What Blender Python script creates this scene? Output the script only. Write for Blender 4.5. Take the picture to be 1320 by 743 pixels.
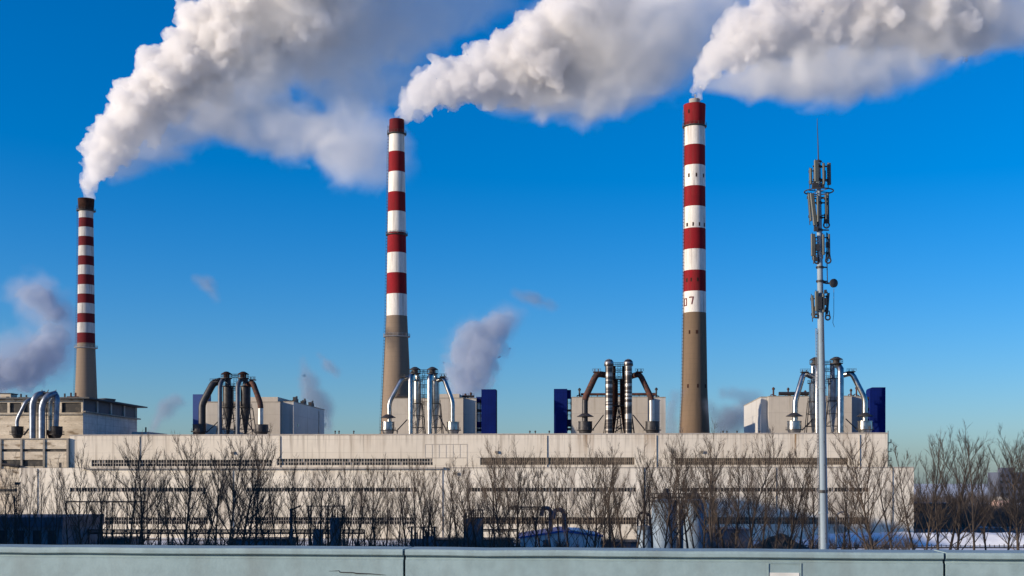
import bpy, bmesh, math, random
import numpy as np
from mathutils import Vector, Matrix
R = math.radians
scene = bpy.context.scene
col = scene.collection
for o in list(bpy.data.objects): bpy.data.objects.remove(o)

# ------------------------------------------------------------------ camera
F = 1593.0; H = 18.0; YH = 622.0          # focal length in photo pixels, eye height, horizon row
cd = bpy.data.cameras.new('camera'); cam = bpy.data.objects.new('camera', cd); col.objects.link(cam)
cam.location = (0, 0, H); cam.rotation_euler = (R(90), 0, 0)
cd.sensor_width = 36; cd.lens = F / 1320 * 36; cd.shift_y = (YH - 371.5) / 1320
cd.clip_start = 0.1; cd.clip_end = 20000
scene.camera = cam
# ------------------------------------------------------------------ sky and sun
SUN_AZ = (-.93, -.37); SUN_EL = 13.0
w = bpy.data.worlds.new('World'); scene.world = w; w.use_nodes = True
nt = w.node_tree
sky = nt.nodes.new('ShaderNodeTexSky'); sky.sky_type = 'NISHITA'; sky.sun_disc = False
sky.sun_elevation = R(SUN_EL); sky.sun_rotation = math.atan2(SUN_AZ[0], SUN_AZ[1])
sky.air_density = 1.0; sky.dust_density = 0.75; sky.ozone_density = 5.0
hs = nt.nodes.new('ShaderNodeHueSaturation'); hs.inputs['Saturation'].default_value = 1.30
tn = nt.nodes.new('ShaderNodeMix'); tn.data_type = 'RGBA'; tn.blend_type = 'MULTIPLY'; tn.inputs[0].default_value = 1; tn.inputs[7].default_value = (1.0, 1.02, 1.18, 1)   # cool white balance of the photograph
bg = nt.nodes['Background']; bg.inputs['Strength'].default_value = 0.108
nt.links.new(sky.outputs[0], hs.inputs['Color']); nt.links.new(hs.outputs[0], tn.inputs[6]); nt.links.new(tn.outputs[2], bg.inputs[0])
sd = bpy.data.lights.new('sun', 'SUN'); so = bpy.data.objects.new('sun', sd); col.objects.link(so)
sd.energy = 4.6; sd.angle = R(.5); sd.color = (1, .84, .64)
_h = math.cos(R(SUN_EL))
so.rotation_euler = Vector((SUN_AZ[0] * _h, SUN_AZ[1] * _h, math.sin(R(SUN_EL)))).to_track_quat('Z', 'Y').to_euler()
so.location = (-60, -30, 120)
scene.view_settings.view_transform = 'Standard'; scene.view_settings.look = 'None'
scene.view_settings.exposure = 0.5; scene.view_settings.gamma = 1
scene.cycles.volume_bounces = 10; scene.cycles.max_bounces = 12; scene.cycles.transparent_max_bounces = 24

# ------------------------------------------------------------------ helpers
def P(px, py, D):                          # a point of the place, D metres ahead of the eye
    return Vector(((px - 660) / F * D, D, H - (py - YH) / F * D))

PA = -math.atan(18 / 265.0); PO = Vector((0, 400, 0)); CA, SA = math.cos(PA), math.sin(PA)   # the plant stands at a slight angle
def S(px, t):                              # distance along the plant's front
    k = (px - 660) / F
    return (k * (400 + t * CA) + t * SA) / (CA - k * SA)
def Z(px, py, t):
    y = 400 + S(px, t) * SA + t * CA
    return H - (py - YH) / F * y
def Q(px, py, t): return Vector((S(px, t), t, Z(px, py, t)))
def M2(px, t, n):                          # n photo pixels in metres at that place
    return n / F * (400 + S(px, t) * SA + t * CA)

BASE = {}
def tag(o, label=None, cat=None, group=None, kind=None):
    if label: o['label'] = label
    if cat: o['category'] = cat
    if group: o['group'] = group
    if kind: o['kind'] = kind
    return o
def thing(name, label, cat, loc=(0, 0, 0), group=None, plant=False):
    o = bpy.data.objects.new(name, None); col.objects.link(o)
    loc = Vector(loc); BASE[o.name] = loc
    if plant:
        o.location = PO + Vector((loc.x * CA - loc.y * SA, loc.x * SA + loc.y * CA, loc.z)); o.rotation_euler = (0, 0, PA)
    else: o.location = loc
    o.empty_display_size = 1
    return tag(o, label, cat, group)

class MB:
    def __init__(s): s.v = []; s.f = []; s.mi = []; s.sm = []
    def add(s, vs, fs, m=0, smooth=False):
        n = len(s.v); s.v += [tuple(x) for x in vs]
        for f in fs: s.f.append(tuple(i + n for i in f)); s.mi.append(m); s.sm.append(smooth)
        return s
    def box(s, x0, x1, y0, y1, z0, z1, m=0):
        if x0 > x1: x0, x1 = x1, x0
        if y0 > y1: y0, y1 = y1, y0
        if z0 > z1: z0, z1 = z1, z0
        return s.add([(x0,y0,z0),(x1,y0,z0),(x1,y1,z0),(x0,y1,z0),(x0,y0,z1),(x1,y0,z1),(x1,y1,z1),(x0,y1,z1)],
              [(0,3,2,1),(4,5,6,7),(0,1,5,4),(1,2,6,5),(2,3,7,6),(3,0,4,7)], m)
    def prism(s, poly, y0, y1, m=0):       # polygon in x,z extruded along y
        n = len(poly)
        a = sum(poly[i][0]*poly[(i+1)%n][1]-poly[(i+1)%n][0]*poly[i][1] for i in range(n))
        if a < 0: poly = poly[::-1]
        vs = [(x, y0, z) for x, z in poly] + [(x, y1, z) for x, z in poly]
        fs = [tuple(range(n)), tuple(range(2*n-1, n-1, -1))] + [(i, i+n, (i+1)%n+n, (i+1)%n) for i in range(n)]
        return s.add(vs, fs, m)
    def tube(s, pts, r, n=8, m=0, caps=True, smooth=True):
        pts = [Vector(p) for p in pts]; k = len(pts)
        rr = r if isinstance(r, (list, tuple)) else [r] * k
        vs = []; prev = None
        for i, p in enumerate(pts):
            d = (pts[min(i+1, k-1)] - pts[max(i-1, 0)]).normalized()
            if prev is None:
                a = Vector((1, 0, 0)) if abs(d.x) < .8 else Vector((0, 1, 0))
                u = (a - d * a.dot(d)).normalized()
            else:
                u = prev - d * prev.dot(d); u.normalize()
            prev = u; v = d.cross(u)
            for j in range(n):
                t = 2 * math.pi * j / n
                vs.append(p + (u * math.cos(t) + v * math.sin(t)) * rr[i])
        fs = []
        for i in range(k - 1):
            for j in range(n):
                fs.append((i*n+j, i*n+(j+1)%n, (i+1)*n+(j+1)%n, (i+1)*n+j))
        s.add(vs, fs, m, smooth)
        if caps:
            b = len(s.v) - len(vs)
            s.f.append(tuple(b + j for j in range(n-1, -1, -1))); s.mi.append(m); s.sm.append(False)
            s.f.append(tuple(b + (k-1)*n + j for j in range(n))); s.mi.append(m); s.sm.append(False)
        return s
    def lathe(s, c, prof, n=24, m=0, caps=True):   # prof: (radius, z); m: one index, or one per segment
        cx, cy = c; k = len(prof)
        b = len(s.v)
        for r, z in prof:
            for j in range(n):
                t = 2 * math.pi * j / n; s.v.append((cx + r*math.cos(t), cy + r*math.sin(t), z))
        for i in range(k - 1):
            for j in range(n):
                s.f.append((b+i*n+j, b+i*n+(j+1)%n, b+(i+1)*n+(j+1)%n, b+(i+1)*n+j)); s.mi.append(m[i] if isinstance(m, list) else m); s.sm.append(True)
        if caps:
            s.f.append(tuple(b+j for j in range(n-1,-1,-1))); s.mi.append(m[0] if isinstance(m, list) else m); s.sm.append(False)
            s.f.append(tuple(b+(k-1)*n+j for j in range(n))); s.mi.append(m[-1] if isinstance(m, list) else m); s.sm.append(False)
        return s
    def railring(s, c, r, z, h=1.1, n=20, th=.05):
        for zz in (z + h*.5, z + h):
            pts = [(c[0]+r*math.cos(2*math.pi*i/n), c[1]+r*math.sin(2*math.pi*i/n), zz) for i in range(n+1)]
            s.tube(pts, th, 4, smooth=False)
        for i in range(0, n, 2):
            a = 2*math.pi*i/n; s.tube([(c[0]+r*math.cos(a), c[1]+r*math.sin(a), z), (c[0]+r*math.cos(a), c[1]+r*math.sin(a), z+h)], th, 4, smooth=False)
        return s
    def rail(s, a, b, h=1.1, step=1.5, th=.05):
        a = Vector(a); b = Vector(b); n = max(1, int((b-a).length/step)); up = Vector((0, 0, h))
        for k in (.5, 1): s.tube([a+up*k, b+up*k], th, 4, smooth=False)
        for i in range(n+1):
            p = a.lerp(b, i/n); s.tube([p, p+up], th, 4, smooth=False)
        return s
    def wall(s, x0, x1, z0, z1, y, openings, depth=.5, m=0, mr=None):   # a wall facing -y with real openings and their reveals
        xs = sorted({x0, x1} | {v for o in openings for v in o[:2]}); zs = sorted({z0, z1} | {v for o in openings for v in o[2:]})
        for i in range(len(xs)-1):
            for j in range(len(zs)-1):
                cx, cz = (xs[i]+xs[i+1])/2, (zs[j]+zs[j+1])/2
                if any(o[0] < cx < o[1] and o[2] < cz < o[3] for o in openings): continue
                s.add([(xs[i],y,zs[j]),(xs[i+1],y,zs[j]),(xs[i+1],y,zs[j+1]),(xs[i],y,zs[j+1])], [(0,1,2,3)], m)
        mr = m if mr is None else mr
        for a, b, c, d in openings:
            y2 = y + depth
            s.add([(a,y,c),(b,y,c),(b,y2,c),(a,y2,c)], [(0,3,2,1)], mr); s.add([(a,y,d),(b,y,d),(b,y2,d),(a,y2,d)], [(0,1,2,3)], mr)
            s.add([(a,y,c),(a,y2,c),(a,y2,d),(a,y,d)], [(0,3,2,1)], mr); s.add([(b,y,c),(b,y2,c),(b,y2,d),(b,y,d)], [(0,1,2,3)], mr)
        return s
    def build(s, name, mats, parent=None, loc=None, sharp=40):
        off = BASE[parent.name] if parent is not None and parent.name in BASE else Vector(loc or (0, 0, 0))
        me = bpy.data.meshes.new(name)
        v = np.array(s.v, float) - np.array(off)
        me.from_pydata(v.tolist(), [], s.f)
        for m in (mats if isinstance(mats, (list, tuple)) else [mats]): me.materials.append(m)
        me.polygons.foreach_set('material_index', s.mi); me.polygons.foreach_set('use_smooth', s.sm)
        me.update()
        if any(s.sm): me.set_sharp_from_angle(angle=R(sharp))
        o = bpy.data.objects.new(name, me); col.objects.link(o)
        if parent is not None:
            o.parent = parent; BASE[o.name] = off
            if parent.type == 'MESH': o.location = (0, 0, 0)
        else:
            o.location = off; BASE[o.name] = off
        return o
def children(o): return [c for c in bpy.data.objects if c.parent == o]

# ------------------------------------------------------------------ materials
def mat(name, c1, c2=None, scale=.5, rough=.8, metal=0., stretch=(1, 1, 1), contrast=(.35, .65), stain=None, stain_scale=(.6, .6, .03), stain_lim=(.52, .72),
        joints=None, joint_col=None, bump=0., bump_scale=4., spec=.4, fine=0.):
    m = bpy.data.materials.new(name); m.use_nodes = True
    N = m.node_tree.nodes; L = m.node_tree.links; b = N['Principled BSDF']
    b.inputs['Roughness'].default_value = rough; b.inputs['Metallic'].default_value = metal; b.inputs['Specular IOR Level'].default_value = spec
    tc = N.new('ShaderNodeTexCoord').outputs['Object']
    def noise(scl, st, det=5):
        mp = N.new('ShaderNodeMapping'); mp.inputs['Scale'].default_value = st; L.new(tc, mp.inputs[0])
        n = N.new('ShaderNodeTexNoise'); n.inputs['Scale'].default_value = scl; n.inputs['Detail'].default_value = det; L.new(mp.outputs[0], n.inputs['Vector']); return n.outputs['Fac']
    def ramp(f, a, bb):
        r = N.new('ShaderNodeMapRange'); r.inputs['From Min'].default_value = a; r.inputs['From Max'].default_value = bb; L.new(f, r.inputs[0]); return r.outputs[0]
    def mix(f, a, bb):
        x = N.new('ShaderNodeMix'); x.data_type = 'RGBA'
        if isinstance(f, float): x.inputs[0].default_value = f
        else: L.new(f, x.inputs[0])
        for i, c in ((6, a), (7, bb)):
            if isinstance(c, tuple): x.inputs[i].default_value = (*c, 1)
            else: L.new(c, x.inputs[i])
        return x.outputs[2]
    def math_(op, a, bb):
        n = N.new('ShaderNodeMath'); n.operation = op
        for i, c in enumerate((a, bb)):
            if isinstance(c, (int, float)): n.inputs[i].default_value = c
            else: L.new(c, n.inputs[i])
        return n.outputs[0]
    c2 = c2 or tuple(x * .8 for x in c1)
    c = mix(ramp(noise(scale, stretch), *contrast), c1, c2)
    if fine:
        c = mix(math_('MULTIPLY', ramp(noise(scale * 9, stretch), .4, .7), fine), c, tuple(x * .5 for x in c1))
    if stain:
        c = mix(ramp(noise(1.0, stain_scale), *stain_lim), c, stain)
    if joints:
        sp = N.new('ShaderNodeSeparateXYZ'); L.new(tc, sp.inputs[0]); acc = None
        for ax, step, wd in joints:
            q = math_('LESS_THAN', math_('FRACT', math_('DIVIDE', math_('ADD', sp.outputs[ax], 1000.0), step), 0), wd / step)
            acc = q if acc is None else math_('MAXIMUM', acc, q)
        c = mix(math_('MULTIPLY', acc, .7), c, joint_col or tuple(x * .45 for x in c1))
    L.new(c, b.inputs['Base Color'])
    if bump:
        bp = N.new('ShaderNodeBump'); bp.inputs['Strength'].default_value = bump; bp.inputs['Distance'].default_value = .05
        L.new(noise(bump_scale, (1, 1, 1)), bp.inputs['Height']); L.new(bp.outputs[0], b.inputs['Normal'])
    return m
M = {}
M['cream'] = mat('cream cladding', (.70, .635, .53), (.62, .56, .465), .05, .75, stain=(.33, .28, .22), stain_scale=(.55, .55, .035), stain_lim=(.54, .74), joints=[(0, 12.0, .10), (2, 4.3, .08)], joint_col=(.40, .36, .30), fine=.1)
M['cream_low'] = mat('pale cladding', (.74, .68, .575), (.63, .575, .48), .07, .75, stain=(.31, .27, .225), stain_scale=(.4, .4, .05), stain_lim=(.52, .72), joints=[(0, 6.0, .07), (2, 3.6, .06)], joint_col=(.42, .385, .335), fine=.1)
M['old'] = mat('weathered concrete panel', (.66, .58, .46), (.44, .37, .28), .22, .9, stretch=(.6, 1, 1.6), stain=(.20, .15, .10), stain_scale=(.25, .25, .6), stain_lim=(.56, .68), joints=[(2, 1.3, .06)], fine=.5)
M['old_col'] = mat('old concrete column', (.30, .27, .23), (.20, .18, .15), .8, .9)
M['grey_clad'] = mat('grey beige cladding', (.46, .42, .36), (.42, .38, .33), .06, .7, joints=[(2, 9.0, .12), (0, 3.0, .06)], joint_col=(.28, .25, .22), stain=(.30, .26, .21), stain_scale=(.5, .5, .04), stain_lim=(.54, .76), fine=.15)
M['light_clad'] = mat('light grey cladding', (.46, .45, .43), (.42, .41, .39), .06, .7, joints=[(2, 9.0, .12), (0, 3.0, .06), (1, 3.0, .06)], joint_col=(.28, .27, .26), stain=(.30, .28, .25), stain_scale=(.5, .5, .04), stain_lim=(.54, .76), fine=.15)
M['brick_side'] = mat('rendered side wall', (.62, .60, .57), (.48, .46, .43), .3, .85, joints=[(2, 2.4, .09), (1, 7.5, .3)], joint_col=(.2, .19, .18), fine=.3)
M['conc'] = mat('chimney concrete', (.145, .098, .062), (.115, .08, .05), .1, .9, stretch=(1, 1, .15), stain=(.075, .055, .04), stain_scale=(.5, .5, .012), stain_lim=(.58, .8), joints=[(2, 2.5, .12)], joint_col=(.10, .072, .048), fine=.2)
M['conc_pale'] = mat('pale chimney concrete', (.185, .138, .10), (.15, .112, .082), .1, .9, stretch=(1, 1, .15), joints=[(2, 2.5, .12)], joint_col=(.13, .10, .075), fine=.2)
M['red'] = mat('red chimney paint', (.215, .008, .014), (.16, .009, .013), .25, .85, spec=.15, stretch=(1, 1, .4), stain=(.16, .02, .02), stain_scale=(.7, .7, .03), fine=.35)
M['white'] = mat('white chimney paint', (.68, .65, .60), (.56, .53, .49), .25, .7, stretch=(1, 1, .3), stain=(.30, .27, .25), stain_scale=(.8, .8, .04), stain_lim=(.52, .72), fine=.3)
M['white_dirty'] = mat('sooty white chimney paint', (.50, .49, .47), (.36, .35, .34), .25, .8, stretch=(1, 1, .3), stain=(.18, .17, .17), stain_scale=(.8, .8, .03), stain_lim=(.5, .75), fine=.4)
M['red_dirty'] = mat('sooty red chimney paint', (.125, .009, .014), (.08, .01, .013), .25, .85, spec=.15, stretch=(1, 1, .4), fine=.4)
M['soot'] = mat('soot black', (.022, .012, .010), (.05, .024, .018), .4, .95, spec=.05)
M['dark'] = mat('dark painted steel', (.025, .025, .028), (.045, .04, .04), .8, .6, .2)
M['sooty'] = mat('sooty pipe steel', (.05, .05, .055), (.028, .026, .028), .7, .5, .45, fine=.3)
M['greyp'] = mat('grey painted pipe', (.085, .10, .13), (.06, .07, .09), .5, .5, .1)
M['rust'] = mat('rusted steel', (.10, .035, .022), (.035, .025, .022), .9, .8, .2, contrast=(.4, .6))
M['silver'] = mat('galvanised duct steel', (.40, .395, .385), (.25, .25, .25), .8, .30, 1.0, contrast=(.4, .62), joints=[(2, 1.9, .12)], joint_col=(.34, .33, .33), fine=.1)
M['band'] = mat('banded duct steel', (.30, .29, .285), (.05, .045, .045), .9, .36, .7, stretch=(.05, .05, 1.0), contrast=(.42, .52))
M['patch'] = mat('new pale duct steel', (.45, .44, .43), (.36, .36, .35), .5, .4, .6)
M['palegrey'] = mat('weathered zinc duct', (.22, .26, .32), (.14, .16, .20), .6, .42, .6, contrast=(.4, .6), joints=[(2, 2.2, .1)], joint_col=(.22, .23, .25))
M['blue'] = mat('deep blue cladding', (.003, .012, .11), (.003, .010, .085), .2, .9, spec=.08, joints=[(2, 4.0, .08), (0, 1.1, .07), (1, 1.1, .07)])
M['blue2'] = mat('bright blue cladding', (.014, .05, .20), (.012, .04, .17), .2, .6)
M['glass'] = mat('dark window glass', (.012, .015, .02), (.03, .035, .04), .8, .15)
M['glass_old'] = mat('dusty old window', (.018, .017, .017), (.06, .052, .042), .7, .6, contrast=(.48, .62))
M['mull'] = mat('cream window frame', (.42, .38, .33), (.34, .30, .26), .6, .8)
M['mull_b'] = mat('brown window louvre', (.24, .19, .14), (.15, .12, .09), .8, .8)
M['roof'] = mat('grey roofing felt', (.12, .12, .12), (.08, .08, .08), .3, .95)
M['snow'] = mat('old snow', (.78, .80, .83), (.66, .67, .70), .4, .7, bump=.6, bump_scale=.7)
M['parapet'] = mat('pale blue green parapet paint', (.285, .39, .415), (.245, .345, .37), 1.6, .75, stain=(.20, .255, .265), stain_scale=(5, 5, 1.1), stain_lim=(.50, .80), fine=.3, bump=.05, bump_scale=60)
M['asphalt'] = mat('asphalt', (.05, .05, .052), (.04, .04, .042), 3, .9)
M['mast'] = mat('pale blue grey mast paint', (.21, .27, .32), (.18, .235, .28), .5, .65, 0, fine=.1)
M['antenna'] = mat('antenna plastic', (.065, .072, .066), (.05, .056, .052), .8, .5)
M['black'] = mat('black rubber and steel', (.015, .016, .018), (.03, .03, .032), 1, .6)
M['bark'] = mat('bare bark', (.055, .041, .031), (.04, .03, .024), 1.2, .9)
M['twig'] = mat('bare twig', (.066, .047, .034), (.045, .034, .026), .8, .9)
M['scrub'] = mat('dry scrub', (.13, .10, .08), (.08, .062, .052), .6, .95)
M['silo'] = mat('silo paint', (.20, .27, .345), (.165, .225, .295), .3, .6, joints=[(2, 2.0, .06)], fine=.2)
M['shed_blue'] = mat('blue roof sheet', (.03, .12, .38), (.025, .10, .32), .4, .5)
M['pale_wall'] = mat('pale sandwich panel', (.62, .63, .63), (.52, .53, .53), .4, .7, joints=[(0, 1.2, .05)], fine=.1)
M['dark_wall'] = mat('dark blue grey sheet', (.12, .14, .165), (.08, .095, .115), .4, .7, fine=.3)
M['dark_roof'] = mat('blue grey roof sheet', (.05, .075, .11), (.04, .055, .08), .4, .6)
M['dark_green'] = mat('dark grey green render', (.075, .08, .075), (.05, .055, .05), .5, .9, fine=.3)
M['dirt'] = mat('brown earth', (.09, .055, .035), (.05, .033, .022), .5, .95, bump=.8, bump_scale=2)
M['far_wall_hazed'] = mat('hazed far tower wall', (.075, .09, .13), (.06, .07, .105), .1, .9)  # haze and shade of the distance are put into this wall colour
M['pink'] = mat('pink render', (.50, .34, .30), (.44, .30, .26), .3, .9)
M['number'] = mat('number paint', (.10, .03, .03), (.13, .035, .035), .6, .8)
M['conc_grey'] = mat('grey concrete', (.32, .31, .30), (.25, .24, .23), .3, .9)
M['rusty_purple'] = mat('faded purple pipe', (.13, .12, .16), (.10, .085, .10), .5, .6, .2)
M['panel_white'] = mat('white tape', (.75, .75, .72), (.55, .55, .53), 6, .7)
M['skin_tower'] = mat('tower block render', (.45, .42, .38), (.40, .37, .34), .2, .9, joints=[(2, 3.0, .12)])

def ground_mat():
    m = mat('snowy ground', (.74, .76, .79), (.62, .63, .65), .15, .85, stain=(.13, .105, .08), stain_scale=(.05, .05, .05), stain_lim=(.50, .60), fine=.15)
    return m
M['ground'] = ground_mat()

# ------------------------------------------------------------------ setting: ground, road
mb = MB(); g = 9000
mb.add([(-g, -g, 0), (g, -g, 0), (g, g * 1.6, 0), (-g, g * 1.6, 0)], [(0, 1, 2, 3)])
tag(mb.build('ground', M['ground']), kind='structure')

BA = R(-6.4); BO = Vector((0, 7.0, 0))     # the bridge parapet, in its own frame: u along, v across (away from the eye)
def bridge_frame(o): o.location = BO; o.rotation_euler = (0, 0, BA); return o
def BU(px):                                # along the parapet's near face
    k = (px - 660) / F
    return k * 7.0 / (math.cos(BA) - k * math.sin(BA))
DECK = 16.5; PTOP = H - 87 / F * 7.0
mb = MB(); mb.box(-90, 90, -16, 2.2, DECK - 1.4, DECK)
bridge_frame(tag(mb.build('road', M['asphalt']), kind='structure'))
for xx in (-60, -20, 20, 60):
    o = MB().box(xx - 1.2, xx + 1.2, -9, -2, .0, DECK - 1.4).build('bridge_pier', M['conc_grey'])
    o.location = BO; o.rotation_euler = (0, 0, BA)
    tag(o, 'concrete pier standing under the bridge road deck', 'pier', 'piers under the road bridge')

def parapet(u0, u1, label, seed):
    t = thing('parapet_panel', label, 'parapet', (u0, 0, 0))
    z1 = PTOP
    rnd = random.Random(seed)
    def section(prof, name, m, parent, wob=0.):
        b = MB(); n = len(prof); k = max(2, int((u1 - u0) / .22)); vs = []
        for j in range(k + 1):
            dz, dy = rnd.gauss(0, wob), rnd.gauss(0, wob)
            vs += [(u0 + (u1 - u0) * j / k, y + dy, z + dz) for y, z in prof]
        fs = [tuple(range(n - 1, -1, -1)), tuple(range(k*n, k*n + n))]
        for j in range(k): fs += [(j*n + i, j*n + (i+1) % n, (j+1)*n + (i+1) % n, (j+1)*n + i) for i in range(n)]
        b.add(vs, fs, 0)
        return b.build(name, m, parent)
    section([(.0, DECK), (.26, DECK), (.26, z1 - .036), (.018, z1 - .036), (.018, z1 - .046), (.012, z1 - .056), (.0, z1 - .064)][::-1], 'wall_face', M['parapet'], t)
    cap = [(-.010, z1 - .0355), (-.014, z1 - .031), (-.014, z1 - .014), (-.011, z1 - .006), (-.010, z1 - .001), (.0, z1), (.28, z1), (.29, z1 - .01), (.29, z1 - .0355)]
    section(cap, 'coping', M['parapet'], t, .0009)
    t.location = BO + Vector((u0 * math.cos(BA), u0 * math.sin(BA), 0)); t.rotation_euler = (0, 0, BA)
    return t
uj0, uj1 = BU(521), BU(1217.5)
p1 = parapet(-24, uj0 - .007, 'pale blue green parapet panel with a thin dark scratch, left of the long joint', 1)
p2 = parapet(uj0 + .007, uj1 - .007, 'pale blue green parapet panel between both joints, with a small hatch low down', 2)
p3 = parapet(uj1 + .007, 24, 'short piece of pale blue green parapet at the right end, right of both joints', 3)
def bz(px, py):
    y = 7.0 + BU(px) * math.sin(BA); return H - (py - YH) / F * y
# scratch
sc = MB()
pts = [(424, 736.5), (437, 736), (438, 738), (455, 738.5), (460, 739.5), (478, 740), (497, 741.5)]
sc.tube([(BU(a), -.001, bz(a, b)) for a, b in pts], [.0008, .002, .003, .0035, .004, .003, .001], 5)
sc.build('scratch', M['black'], p1)
# hatch
ha = MB(); a, b_, zt = BU(990), BU(1033), bz(1010, 726)
zb = zt - .14
for (x0, x1, z0, z1) in ((a, b_, zt - .004, zt), (a, a + .004, zb, zt - .004), (b_ - .004, b_, zb, zt - .004)):
    ha.box(x0, x1, -.004, -.0005, z0, z1)
hh = ha.build('hatch_frame', M['parapet'], p2)
MB().box(a + .01, b_ - .012, -.003, -.0006, zb + .01, bz(1010, 738.5)).build('hatch_plate', M['panel_white'], p2)
# ------------------------------------------------------------------ main hall
def hall_strip(parent, px0, px1, y0, y1, t, rows, frame_mat, glass, step, louvre=False):
    s0, s1 = S(px0, t), S(px1, t); xm = (px0 + px1) / 2
    z1, z0 = Z(xm, y0, t), Z(xm, y1, t)
    g_ = MB().box(s0 + .01, s1 - .01, t + .38, t + .44, z0 + .01, z1 - .01).build('window_strip', glass, parent)
    b = MB(); n = max(1, int((s1 - s0) / step)); d = (s1 - s0) / n
    rnd = random.Random(int(px0))
    for i in range(n + 1):
        wd = (.09 if i % 4 else .17) if not louvre else (.16 if i % 5 else .3)
        x = s0 + d * i; b.box(max(x - wd, s0 + .012), min(x + wd, s1 - .012), t + .17, t + .36, z0 + .012, z1 - .012)
    b.box(s0 + .012, s1 - .012, t + .16, t + .37, z0 + .002, z0 + .09)
    for k in range(1, rows):
        zz = z0 + (z1 - z0) * k / rows; b.box(s0 + .015, s1 - .015, t + .2, t + .33, zz - .11, zz + .11)
    for i in range(n):                       # a few panes boarded up
        if rnd.random() < .10:
            k = rnd.randrange(rows); za = z0 + (z1 - z0) * k / rows
            b.box(s0 + d*i + .05, s0 + d*(i+1) - .05, t + .345, t + .37, za + .05, za + (z1-z0)/rows - .05)
    b.build('window_frame', frame_mat, g_)
    return (s0, s1, z0, z1)

TL = -6.0
hall = thing('turbine_hall', 'long cream clad power plant hall with rows of strip windows behind the bare trees', 'factory hall', (S(600, 0), 0, 0), plant=True)
XL, XR = S(90, 0), S(1144, 0); ZT = Z(660, 560.5, 0); LXL, LXR = S(25, TL), S(1178, TL); LZT = Z(660, 603, TL)
up = [(118, 350), (357, 558), (619, 818), (870, 1093)]
mid = [(90, 265), (318, 537), (604, 820), (878, 1120)]
low = [(85, 268), (318, 537), (603, 820), (908, 1120)]
ops = []
for i, (a, b_) in enumerate(up):
    ops.append(hall_strip(hall, a, b_, (593, 591.5, 590, 590.5)[i], (601.5, 600, 599.5, 599.5)[i], 0, 2, M['mull'] if i < 2 else M['mull_b'], M['glass'], .9 if i < 2 else .62, i > 1))
b = MB().wall(XL, XR, LZT - 1, ZT, 0, ops, .45)
b.box(XL, XR, .46, 66, 20, ZT - .02)          # the body behind the front
b.build('upper_wall', M['cream'], hall)
b = MB().box(XL - .15, XR + .15, -.18, 66.2, ZT, ZT + .35); b.build('roof_edge', M['mull'], hall)
ops = [hall_strip(hall, a, b_, 629, 634.2, TL, 1, M['mull'], M['glass'], .95) for a, b_ in mid]
ops += [hall_strip(hall, a, b_, 667, 676, TL, 2, M['mull'] if i < 2 else M['mull_b'], M['glass'], .8, i > 1) for i, (a, b_) in enumerate(low)]
b = MB().wall(LXL, LXR, 0, LZT, TL, ops, .45)
b.add([(LXL,TL,0),(LXL,60,0),(LXL,60,LZT),(LXL,TL,LZT)], [(0,3,2,1)][::-1] and [(0,1,2,3)][::-1])
b.add([(LXR,TL,0),(LXR,60,0),(LXR,60,LZT),(LXR,TL,LZT)], [(0,1,2,3)])
b.build('lower_wall', M['cream_low'], hall)
MB().box(LXL, LXR, TL + .01, 60, LZT - .12, LZT + .12).build('lower_roof', M['roof'], hall)
MB().box(S(108, TL), S(572, TL), TL - 1.0, TL - .01, LZT - .35, LZT + .15).build('ledge', M['mull'], hall)
MB().box(S(572, TL) + .02, LXR + .1, TL - .22, TL - .01, LZT - .1, LZT + .15).build('coping', M['mull'], hall)
b = MB()                                      # outline of a bricked up opening
x0, x1 = S(548, 0), S(602, 0); za, zb = Z(575, 573, 0), Z(575, 602.5, 0)
for q in ((x0, x1, za - .1, za + .1), (x0, x1, za - 4.5, za - 4.3)): b.box(q[0], q[1], -.06, -.003, q[2], q[3])
for i in range(7):
    x = x0 + (x1 - x0) * i / 6
    b.box(x - .07, x + .07, -.05, -.004, za - 4.29, za - .11)
b.box(x1 - .1, x1 + .1, -.055, -.004, zb + .4, za - 4.51)
b.build('blind_panel', M['mull'], hall)
for px in (432, 437, 456, 512, 683, 690, 708, 932, 937, 950, 979):
    p = Q(px, 556, 12); bb = MB(); bb.tube([(p.x, p.y, ZT), (p.x, p.y, p.z)], .18, 6)
    bb.lathe((p.x, p.y), [(.3, p.z - .3), (.3, p.z), (.1, p.z + .2)], 8); bb.build('vent_pipe', M['dark'], hall)
for px in (180, 361, 705, 846, 1108):
    s_ = S(px, 0); bb = MB().tube([(s_, -.16, LZT + .2), (s_, -.16, ZT - .3)], .11, 6)
    for k in range(4): bb.box(s_ - .18, s_ + .18, -.2, -.003, LZT + 1 + k * 2.4, LZT + 1.12 + k * 2.4)
    bb.build('downpipe', M['mull'], hall)
for px, y in ((300, 584), (588, 611), (640, 583), (905, 583)):
    p = Q(px, y, 0 if y < 603 else TL); t0 = 0 if y < 603 else TL
    bb = MB().box(p.x - .5, p.x + .5, t0 - .5, t0 - .004, p.z - .4, p.z + .4); bb.build('wall_vent', M['old_col'], hall)
for px, y0 in ((48, 615), (300, 618), (570, 613), (830, 612), (1000, 612), (1150, 618)):
    p = Q(px, y0, TL); bb = MB().tube([(p.x, TL - .14, .5), (p.x, TL - .14, LZT - .2)], .10, 6); bb.build('downpipe', M['mull'], hall)
b = MB()                                      # stains of rust running down the front
rnd = random.Random(5)
bb = MB(); x = XR + .05
for z in (Z(1144, 571, 2), Z(1144, 582, 2), Z(1144, 594, 2), Z(1144, 603.5, 2)):
    bb.box(x, x + 1.5, 1, 3, z - .1, z + .1); bb.rail((x + 1.45, 1, z), (x + 1.45, 3, z), 1.0, 1)
for yy in (1.2, 1.8): bb.tube([(x + .5, yy, LZT), (x + .5, yy, ZT + 1)], .06, 4)
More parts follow.
